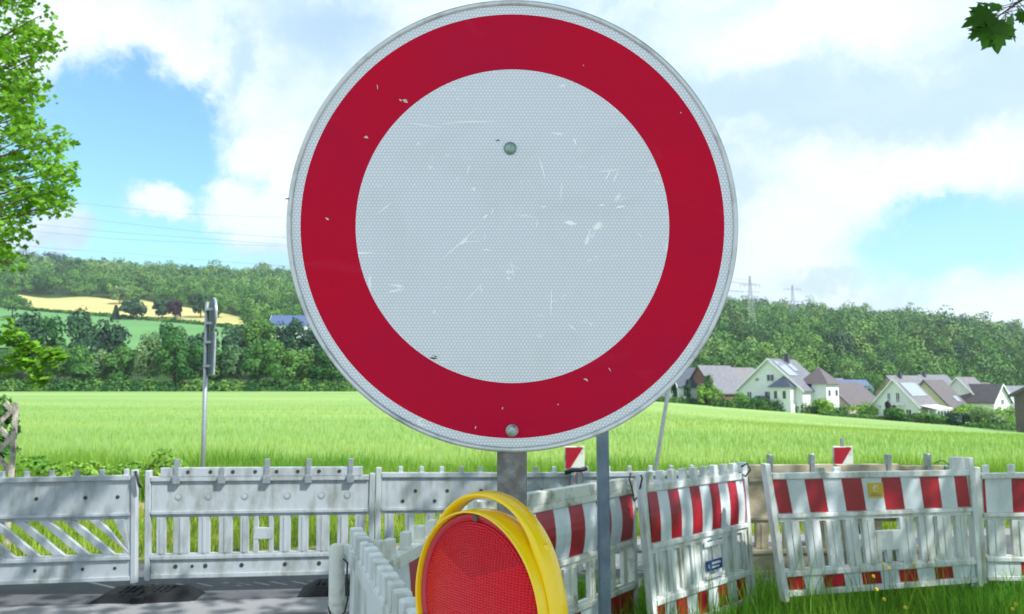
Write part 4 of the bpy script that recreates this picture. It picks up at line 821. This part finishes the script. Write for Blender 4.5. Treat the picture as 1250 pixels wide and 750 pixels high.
beacon(689, 713, 545, 9.2, 'small striped guide beacon just left of the blue grey post', False)
beacon(1016, 1040, 545, 9.0, 'small striped guide beacon above the beige barrier at the right', True)

# ------------------------------------------------------------------ poles and small road sign
def left_sign():
    b = P(247.5, 568, 9.0); x0 = b.x; t = thing('road_sign', (x0, 9.0, 0), 'road sign on a thin steel pole, seen edge-on at the left', 'road sign')
    top = P(254, 366, 9.0)
    mb = MB(); mb.tube([(0, 0, 0), (0, 0, 1.0), (top.x - x0 - .008, 0, top.z - .03)], .026, 'galvanised', 12); mb.build('pole', t, smooth=True)
    th = R(-33); ax = Vector((math.sin(th), math.cos(th), 0)); nr = Vector((math.cos(th), -math.sin(th), 0))
    def disc(cz, r, name, cx):
        c = Vector((cx, -.02, cz)) + nr * .045; ring = [c + ax * math.cos(a) * r + Vector((0, 0, 1)) * math.sin(a) * r for a in [2 * math.pi * i / 32 for i in range(32)]]
        m = MB(); m.prism([p - nr * .018 for p in ring], [p + nr * .006 for p in ring], 'sign_back'); o = m.build(name, t)
        m = MB(); m.tube(ring + [ring[0]], .009, 'alu', 6); m.build('rim', o, smooth=True)
    disc(P(254, 385, 9).z, .21, 'round_plate', P(256, 385, 9).x - x0)
    c = Vector((P(254, 432, 9).x - x0, -.02, P(254, 432, 9).z)) + nr * .045; m = MB(); hh = .255; ww = .21
    A = [c + ax * a * ww + Vector((0, 0, b_ * hh)) for a, b_ in ((-1, -1), (1, -1), (1, 1), (-1, 1))]; m.prism([p - nr * .02 for p in A], [p + nr * .006 for p in A], 'sign_back'); o = m.build('lower_plate', t, bevel=.004)
    m = MB(); m.tube(A + [A[0]], .008, 'alu', 6); m.build('rim', o)
    for zz in (P(254, 378, 9).z, P(254, 395, 9).z, P(254, 418, 9).z, P(254, 447, 9).z): m = MB(); m.box((c.x - .03, -.01, zz), (.09, .08, .03), 'galvanised'); m.build('clamp', t)
left_sign()
def lean_pole():
    a = P(801, 568, 9.4); b = P(845, 300, 9.4); k = a.z / (b.z - a.z); base = a + (a - b) * k; t = MB(); t.tube([base, a, b], .025, 'galvanised', 12)
    t.box((b.x, b.y, b.z + .02), (.075, .075, .04), 'cable'); tag(t.build('leaning_pole', smooth=False, origin=base, bevel=0), 'thin leaning steel pole emerging from behind the lower right of the round sign', 'pole')
lean_pole()
def mid_post():
    a = P(737.5, 700, 3.45); t = thing('square_post', (a.x, 3.45, 0), 'slim blue grey steel post right of the main sign post', 'post')
    mb = MB(); mb.box((0, 0, 1.25), (.054, .054, 2.5), 'painted_post'); mb.build('tube', t, bevel=.008, seg=3)
    m = MB(); m.box((0, 0, 2.515), (.06, .06, .03), 'cable'); m.build('cap', t, bevel=.006)
mid_post()

# ------------------------------------------------------------------ the round sign
def sign_material():
    def face(name, base, line, red):
        m = bpy.data.materials.new(name); m.use_nodes = True; MATS[name] = m; nt = m.node_tree; N = nt.nodes; L = nt.links; b = N['Principled BSDF']
        tc = N.new('ShaderNodeTexCoord'); sx = N.new('ShaderNodeSeparateXYZ'); L.new(tc.outputs['Object'], sx.inputs[0])
        def M(op, a, c=None):
            n = N.new('ShaderNodeMath'); n.operation = op
            for i, v in enumerate((a, c)):
                if v is None: continue
                if isinstance(v, (int, float)): n.inputs[i].default_value = v
                else: L.new(v, n.inputs[i])
            return n.outputs[0]
        X, Y = sx.outputs[0], sx.outputs[1]; k = 2 * math.pi / .0040; tot = None
        for ang in (90, 30, 150):
            c, s = math.cos(R(ang)), math.sin(R(ang)); v = M('COSINE', M('MULTIPLY', M('ADD', M('MULTIPLY', X, c), M('MULTIPLY', Y, s)), k)); tot = v if tot is None else M('ADD', tot, v)
        cell = N.new('ShaderNodeMapRange'); cell.inputs[1].default_value = -1.3; cell.inputs[2].default_value = .4; L.new(tot, cell.inputs[0])
        def noi(s, st, off=(0, 0, 0), det=6, rot=0, dist=0):
            mp = N.new('ShaderNodeMapping'); mp.inputs[1].default_value = off; mp.inputs[2].default_value = (0, 0, R(rot)); mp.inputs[3].default_value = st; L.new(tc.outputs['Object'], mp.inputs[0])
            n = N.new('ShaderNodeTexNoise'); n.inputs['Scale'].default_value = s; n.inputs['Detail'].default_value = det; n.inputs['Roughness'].default_value = .6; n.inputs['Distortion'].default_value = dist; L.new(mp.outputs[0], n.inputs['Vector']); return n.outputs[0]
        def rg(v, a, c):
            r = N.new('ShaderNodeMapRange'); r.inputs[1].default_value = a; r.inputs[2].default_value = c; L.new(v, r.inputs[0]); return r.outputs[0]
        def mix(f, a, c):
            x = N.new('ShaderNodeMix'); x.data_type = 'RGBA'
            if isinstance(f, float): x.inputs[0].default_value = f
            else: L.new(f, x.inputs[0])
            for i, v in ((6, a), (7, c)):
                if isinstance(v, tuple): x.inputs[i].default_value = (*v, 1)
                else: L.new(v, x.inputs[i])
            return x.outputs[2]
        col = mix(cell.outputs[0], line, base)
        dirt = noi(7, (1, 1, 1), (2, 1, 0), 8, 0, .6)
        col = mix(M('MULTIPLY', rg(dirt, .5, .75), .14), col, (.30, .31, .28) if not red else (.25, .01, .02))
        # wear: scuffs, short strokes in several directions
        w = None
        for (s, st, rot, lo, off) in [(14, (1, 1, 1), 0, .69, (0, 0, 0)), (9, (1, 7, 1), 40, .68, (3, 0, 0)), (9, (7, 1, 1), 6, .68, (7, 2, 0)), (11, (1, 6, 1), 5, .68, (1, 5, 0)), (30, (1, 1, 1), 0, .69, (4, 4, 0)), (22, (1, 3, 1), -30, .69, (8, 4, 0))]:
            v = rg(noi(s, st, off, 5, rot, .8), lo, lo + .05); w = v if w is None else M('MAXIMUM', w, v)
        if red: w = rg(noi(60, (1, 1.6, 1), (5, 1, 0), 3), .765, .80); w2 = rg(noi(6, (1, 3, 1), (3, 6, 0), 6, 35, .8), .6, .78); col = mix(M('MULTIPLY', w2, .22), col, (.6, .10, .16)); col = mix(M('MULTIPLY', rg(noi(3.2, (1, 1, 1), (9, 2, 0), 4), .4, .65), .45), col, (.36, .004, .05))
        col = mix(M('MULTIPLY', w, .85), col, (.97, .98, .98) if not red else (.66, .50, .50))
        L.new(col, b.inputs['Base Color']); b.inputs['Roughness'].default_value = .3 if red else .36; b.inputs['Specular IOR Level'].default_value = .10 if red else .4
        b.inputs['Coat Weight'].default_value = 0; b.inputs['Coat Roughness'].default_value = .25
        bp = N.new('ShaderNodeBump'); bp.inputs['Strength'].default_value = .06; bp.inputs['Distance'].default_value = .01; L.new(noi(3, (1, 1, 1)), bp.inputs['Height']); L.new(bp.outputs[0], b.inputs['Normal'])
    face('sign_white', (.74, .80, .84), (.53, .58, .65), False)
    face('sign_red', (.56, .001, .027), (.49, .001, .024), True)
sign_material()
mat('scuff', (.97, .98, .98), .6); mat('chip', (.55, .50, .45), .7); mat('dark_chip', (.10, .09, .08), .8)
def ring_mesh(name, r0, r1, z, m, parent, n=160):
    v = []; f = []
    for i in range(n):
        a = 2 * math.pi * i / n; v += [(r0 * math.cos(a), r0 * math.sin(a), z), (r1 * math.cos(a), r1 * math.sin(a), z)]
    for i in range(n): j = (i + 1) % n; f.append((2 * i, 2 * i + 1, 2 * j + 1, 2 * j))
    if r0 == 0:
        v = [(r1 * math.cos(2 * math.pi * i / n), r1 * math.sin(2 * math.pi * i / n), z) for i in range(n)]; f = [tuple(range(n))]
    me = bpy.data.meshes.new(name); me.from_pydata(v, [], f); me.materials.append(MATS[m]); o = bpy.data.objects.new(name, me); COL.objects.link(o); o.parent = parent; return o
def lathe(mb, prof, m, n=96, c=(0, 0), partial=None):
    b = len(mb.v); k = mb.mi(m)
    for i in range(n):
        a = 2 * math.pi * i / n
        for r, z in prof: mb.v.append((c[0] + r * math.cos(a), c[1] + r * math.sin(a), z))
    q = len(prof)
    for i in range(n):
        j = (i + 1) % n
        for p in range(q - 1): mb.f.append((b + i * q + p, b + j * q + p, b + j * q + p + 1, b + i * q + p + 1)); mb.m.append(k)
def round_sign():
    c = P(625.5, 276.5, .964)
    t = thing('prohibition_sign', c, 'large round sign with white disc and broad red ring on the dark post', 'road sign')
    t.rotation_euler = cam.rotation_euler           # leans forward so that it faces slightly down
    wc = ring_mesh('white_centre', 0, .2078, .0004, 'sign_white', t); ring_mesh('red_ring', .2078, .2808, .0002, 'sign_red', t); ring_mesh('white_border', .2808, .2925, .0, 'sign_white', t)
    b = MB(); lathe(b, [(0.001, -.003), (.292, -.003), (.2922, -.001)], 'sign_back'); b.build('back_plate', t, smooth=True)
    r = MB(); lathe(r, [(.2925, -.001), (.2935, .0028), (.2965, .0040), (.2990, .0020), (.3002, -.003), (.3000, -.018), (.2985, -.021), (.2955, -.018), (.2945, -.004)], 'alu', 160); r.build('edge_rim', t, smooth=True)
    s = MB(); s.box((-.2972, .036, .0034), (.0052, .0011, .0016), 'dark_hole'); s.build('rim_joint', t)
    for (x, y, m) in ((-.003, .103, 'green_bolt'), (-.0005, -.2705, 'bolt')):
        k = MB(); lathe(k, [(.0086, .0008), (.0084, .0022), (.0068, .0024), (.0062, .0048), (.0045, .0058), (.0001, .0062)], m, 24, (x, y)); k.build('bolt', t, smooth=True)
    h = MB(); h.prism([(-.0225, .1135, .0008), (-.0170, .1130, .0008), (-.0185, .1150, .0008)], [(-.0225, .1135, .0014), (-.0170, .1130, .0014), (-.0185, .1150, .0014)], 'dark_chip')
    rr = random.Random(4)
    def scr(px0, py0, px1, py1, w, m='scuff', z=.0008):
        s_ = .98 / F; a = Vector(((px0 - 625.5) * s_, (276.5 - py0) * s_, z)); b_ = Vector(((px1 - 625.5) * s_, (276.5 - py1) * s_, z)); n = (b_ - a); n = Vector((-n.y, n.x, 0)).normalized() * w * s_ / 2; mid = (a + b_) / 2 + n * rr.uniform(-.8, .8)
        pts = [a, (a + mid) / 2 + n * .8, mid + n * rr.uniform(.6, 1.2), (b_ + mid) / 2 + n * .7, b_, (b_ + mid) / 2 - n * .6, mid - n * rr.uniform(.6, 1.1), (a + mid) / 2 - n * .5]
        h.poly(pts, m, [tuple(range(8))])
    for a in [(538, 318, 586, 275, 1.6), (560, 300, 572, 290, 3), (540, 150, 610, 149, 1.3), (495, 150, 540, 156, 1.2), (574, 201, 570, 214, 2), (657, 190, 666, 222, 1.6), (699, 169, 703, 177, 3.5), (688, 272, 704, 274, 5), (750, 255, 764, 252, 3), (731, 252, 738, 250, 3), (659, 253, 668, 252, 1.6), (673, 350, 672, 388, 1.6),
              (590, 268, 596, 262, 2.4), (588, 305, 600, 306, 1.5), (623, 318, 628, 340, 1.2), (692, 395, 704, 404, 1.6), (728, 210, 758, 207, 1.5), (738, 222, 748, 204, 2.2), (748, 224, 756, 208, 1.6), (566, 370, 590, 345, 1.0), (460, 262, 480, 246, 1.4), (778, 285, 784, 290, 1.5), (528, 384, 531, 378, 2), (654, 280, 657, 268, 1.2), (600, 262, 602, 254, 1.6)]: scr(*a)
    for a in [(491, 122, 498, 126, 4), (444, 168, 450, 169, 3.5), (487, 121, 491, 124, 2), (397, 266, 402, 269, 2.5), (460, 103, 461, 110, 1.5), (580, 524, 581, 520, 2), (712, 463, 718, 466, 3), (680, 494, 682, 493, 2), (613, 500, 614, 497, 2), (742, 449, 746, 454, 1.2), (712, 79, 713, 81, 1.5), (830, 137, 832, 139, 1.3)]: scr(*a, m='chip')
    for a in [(524, 437, 534, 438, 2.6), (528, 434, 535, 436, 1.2)]: scr(*a, m='dark_chip')
    h.v += [tuple(v.co) for v in wc.data.vertices]; nb = len(h.v) - len(wc.data.vertices); h.f.append(tuple(range(nb, len(h.v)))); h.m.append(h.mi('sign_white')); bpy.data.objects.remove(wc); h.build('white_centre', t)
    return t
round_sign()
def sign_post():
    # square post that leans with the sign, foot behind
    s = P(625.5, 560, 1.0); up = Vector((0, -math.sin(PITCH), math.cos(PITCH))); top = Vector((0, .964 + .035, 1.9)) + up * .12
    k = (top.z) / up.z; foot_ = top - up * k
    t = thing('steel_post', foot_, 'dark grey square steel post carrying the round sign', 'post'); t.rotation_euler = (PITCH, 0, 0)
    mb = MB(); mb.box((0, 0, k / 2), (.0405, .030, k), 'post_steel'); mb.build('tube', t, bevel=.003, seg=3)
    c = MB(); c.box((0, 0, k + .006), (.045, .034, .012), 'cable'); c.build('cap', t, bevel=.002)
    for zz in (k - .19, k - .575 + .0):
        b = MB(); b.box((0, -.022, zz), (.10, .006, .03), 'galvanised'); b.box((0, .019, zz), (.10, .004, .03), 'galvanised'); b.build('clamp', t)
sign_post()
# ------------------------------------------------------------------ warning lamp
def lens_material():
    m = bpy.data.materials.new('lens_red'); m.use_nodes = True; MATS['lens_red'] = m; nt = m.node_tree; N = nt.nodes; L = nt.links; b = N['Principled BSDF']
    tc = N.new('ShaderNodeTexCoord')
    sx = N.new('ShaderNodeSeparateXYZ'); L.new(tc.outputs['Object'], sx.inputs[0])
    def wave(tp, scale, off=(0, 0, 0), d='Z'):
        mp = N.new('ShaderNodeMapping'); mp.inputs[1].default_value = off; L.new(tc.outputs['Object'], mp.inputs[0])
        w = N.new('ShaderNodeTexWave'); w.wave_type = tp
        if tp == 'BANDS': w.bands_direction = d
        else: w.rings_direction = 'Z'
        w.inputs['Scale'].default_value = scale; w.inputs['Distortion'].default_value = 0; L.new(mp.outputs[0], w.inputs['Vector']); return w.outputs['Fac']
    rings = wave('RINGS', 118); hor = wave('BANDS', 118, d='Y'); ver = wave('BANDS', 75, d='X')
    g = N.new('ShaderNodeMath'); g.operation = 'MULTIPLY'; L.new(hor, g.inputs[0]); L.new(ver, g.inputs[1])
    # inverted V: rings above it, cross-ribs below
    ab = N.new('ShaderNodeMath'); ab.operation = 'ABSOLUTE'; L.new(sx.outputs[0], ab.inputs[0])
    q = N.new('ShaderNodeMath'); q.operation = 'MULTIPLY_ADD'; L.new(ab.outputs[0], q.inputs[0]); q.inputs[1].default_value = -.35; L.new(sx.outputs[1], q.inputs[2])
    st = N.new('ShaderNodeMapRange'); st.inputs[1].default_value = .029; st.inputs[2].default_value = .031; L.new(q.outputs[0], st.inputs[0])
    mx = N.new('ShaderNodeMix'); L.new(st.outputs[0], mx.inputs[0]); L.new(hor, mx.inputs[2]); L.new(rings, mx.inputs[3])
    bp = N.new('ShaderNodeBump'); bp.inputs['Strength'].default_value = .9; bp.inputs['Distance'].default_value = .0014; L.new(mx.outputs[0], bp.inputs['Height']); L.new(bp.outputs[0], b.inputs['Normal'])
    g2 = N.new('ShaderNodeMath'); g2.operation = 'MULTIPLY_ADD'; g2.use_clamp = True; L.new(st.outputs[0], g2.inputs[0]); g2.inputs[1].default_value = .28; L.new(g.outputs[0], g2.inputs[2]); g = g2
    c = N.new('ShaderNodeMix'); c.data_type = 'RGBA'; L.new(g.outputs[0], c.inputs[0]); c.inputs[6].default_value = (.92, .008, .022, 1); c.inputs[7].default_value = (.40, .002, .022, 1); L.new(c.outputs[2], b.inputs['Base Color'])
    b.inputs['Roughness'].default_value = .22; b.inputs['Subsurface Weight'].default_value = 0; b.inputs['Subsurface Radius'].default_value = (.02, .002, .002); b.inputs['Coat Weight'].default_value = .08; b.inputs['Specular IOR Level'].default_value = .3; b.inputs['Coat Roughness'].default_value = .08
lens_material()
mat('lens_bezel', (.50, .03, .05), .35)
def lamp():
    c = P(581, 742, .80); t = thing('warning_lamp', c, 'round yellow construction warning lamp with red lens and carrying handle below the sign', 'warning lamp')
    yaw = R(46); t.rotation_euler = (R(90), 0, -yaw)
    # local: x right, y up, z towards the viewer side (lens axis)
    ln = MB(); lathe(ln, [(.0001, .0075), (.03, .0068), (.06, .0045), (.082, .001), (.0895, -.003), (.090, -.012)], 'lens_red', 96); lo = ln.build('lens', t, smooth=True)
    bz = MB(); lathe(bz, [(.0885, -.0035), (.0925, .001), (.0950, -.001), (.0955, -.010)], 'lens_bezel', 96); bz.build('lens_bezel', t, smooth=True)
    h = MB(); lathe(h, [(.0958, -.012), (.0960, .004), (.0970, .0062), (.0984, .0050), (.0988, -.002), (.0990, -.010), (.0990, -.016), (.0985, -.020), (.0975, -.0265), (.0955, -.030), (.0920, -.0345), (.0860, -.040), (.060, -.046), (.0001, -.048)], 'yellow_plastic', 128)
    h.build('housing', t, smooth=True)
    # handle: wide flat band rising from the sides into an arch over the top
    hd = MB(); n = 72; V = []
    for i in range(n + 1):
        a = R(-25 + 230 * i / n); lift = .5 - .5 * math.cos(2 * math.pi * min(max((i / n - .20) / .60, 0), 1)); ro = .1038 + .0130 * lift ** .5; ri = ro - .0068 + .0015 * (1 - lift); z0 = -.032; z1 = -.007 - .003 * lift
        ri -= .012 * (1 - lift) ** 3; ri = max(ri, .0965)
        V.append([(ri, z0 + .004), (ri, z1 - .003), (ri + .003, z1 + .001), (ro - .003, z1 + .001), (ro, z1 - .003), (ro, z0 + .004), (ro - .003, z0), (ri + .003, z0)])
        V[-1] = [(r * math.cos(a), r * math.sin(a), z) for r, z in V[-1]]
    b = 0; q = 8; k = hd.mi('yellow_plastic')
    for s in V: hd.v += s
    for i in range(n):
        for j in range(q): hd.f.append((i * q + j, i * q + (j + 1) % q, (i + 1) * q + (j + 1) % q, (i + 1) * q + j)); hd.m.append(k)
    hd.f.append(tuple(range(q))); hd.m.append(k); hd.f.append(tuple(n * q + j for j in range(q))); hd.m.append(k)
    hd.build('handle', t, smooth=True)
    # web ribs where the handle joins
    wb = MB()
    for s in (42, 138):
        a = R(s); d1 = Vector((math.cos(a), math.sin(a), 0)); tn = Vector((-math.sin(a), math.cos(a), 0)) * (1 if s > 90 else -1)
        wb.prism([d1 * .098 + Vector((0, 0, -.014)), d1 * .112 + Vector((0, 0, -.016)), d1 * .095 + tn * .03 + Vector((0, 0, -.018))], [d1 * .098 + Vector((0, 0, -.026)), d1 * .112 + Vector((0, 0, -.026)), d1 * .095 + tn * .03 + Vector((0, 0, -.026))], 'yellow_plastic')
    wb.build('handle_web', t, bevel=.002)
    for a in (90, 198): 
        s = MB(); x, y = .0915 * math.cos(R(a)), .0915 * math.sin(R(a)); lathe(s, [(.0036, .0005), (.0036, .0022), (.0001, .0024)], 'dark_chip', 16, (x, y)); s.build('screw', t)
    # battery body and bracket to the post below the frame
    bd = MB(); bd.box((0, -.175, -.028), (.15, .16, .045), 'yellow_plastic'); bd.build('battery_case', t, bevel=.01)
    return t
lamp()
def lamp_bracket():
    mb = MB(); mb.tube([(-.02, .86, 1.35), (-.02, .98, 1.36), (-.02, 1.055, 1.36)], .011, 'galvanised', 10); mb.box((-.005, 1.05, 1.36), (.07, .012, .04), 'galvanised'); tag(mb.build('support_arm', origin=(-.02, .9, 1.35)), 'steel bracket holding the yellow warning lamp to the sign post', 'bracket')
# ------------------------------------------------------------------ lattice fence at the left edge
def trellis():
    d = 7.6; r = P(20, 492, d); x1 = r.x; z1 = r.z; W = 1.9; t = thing('lattice_fence', (x1 - W / 2, d, 0), 'weathered wooden lattice fence at the left frame edge behind the slotted barrier', 'fence')
    for xx_ in (W / 2, -W / 2): f = MB(); f.box((xx_, 0, z1 / 2), (.032, .05, z1), 'old_lath'); f.build('post', t, bevel=.004)
    lt = MB(); z0 = .1
    for s, yy in ((1, -.012), (-1, .012)):
        k = -z1 - W
        while k < W + z1:
            # line x = k + s*(z) clipped
            pts = []
            for z in np.linspace(z0, z1, 60):
                xx = k + s * z
                if -W / 2 <= xx <= W / 2: pts.append((xx, z))
            if len(pts) > 4:
                a, b = pts[0], pts[-1]; w = .023; nx, nz = .707 * w, -.707 * w * s
                A = [(a[0] - nx, yy, a[1] - nz), (a[0] + nx, yy, a[1] + nz), (b[0] + nx, yy, b[1] + nz), (b[0] - nx, yy, b[1] - nz)]
                lt.prism([(p[0], p[1] - .010, p[2]) for p in A], [(p[0], p[1] + .010, p[2]) for p in A], 'old_lath')
            k += .29
    lt.build('laths', t)
trellis()
strip_bush('shrub', 'dark green shrub behind the lattice fence at the left edge', [P(px, py, 8.3) for px, py in [(-60, 560), (-40, 540), (-16, 550), (-10, 530), (-9, 560), (-22, 515), (-50, 500), (-14, 512)]], (.22, .25, .25), 1600, 'bush_leaf', .035, 31, cat='bush')
weed = strip_bush('tall_weeds', 'taller leafy weeds at the field edge behind the left barriers', [tuple(P(px, py, 10.9)) for px, py in [(200, 560), (205, 575), (190, 580), (40, 575), (60, 580), (80, 585), (110, 580), (140, 580), (165, 578), (215, 582)]], (.28, .2, .22), 1500, 'bright_bush', .03, 33, cat='weeds')
# ------------------------------------------------------------------ haze
def haze():
    mb = MB(); mb.hexa([(-1900, -60, -12), (1900, -60, -12), (1900, 1950, -12), (-1900, 1950, -12), (-1900, -60, 330), (1900, -60, 330), (1900, 1950, 330), (-1900, 1950, 330)], 'haze'); o = mb.build('haze'); tag(o, kind='stuff')
m = bpy.data.materials.new('haze'); m.use_nodes = True; MATS['haze'] = m; N = m.node_tree.nodes; N.remove(N['Principled BSDF']); v = N.new('ShaderNodeVolumePrincipled'); v.inputs['Color'].default_value = (.80, .90, 1, 1); v.inputs['Density'].default_value = .00016; v.inputs['Anisotropy'].default_value = .2
m.node_tree.links.new(v.outputs[0], N['Material Output'].inputs['Volume'])
haze()

for _o in bpy.data.objects:
    if 'label' in _o and not 4 <= len(_o['label'].split()) <= 16: print('LABEL', len(_o['label'].split()), _o.name, _o['label'])
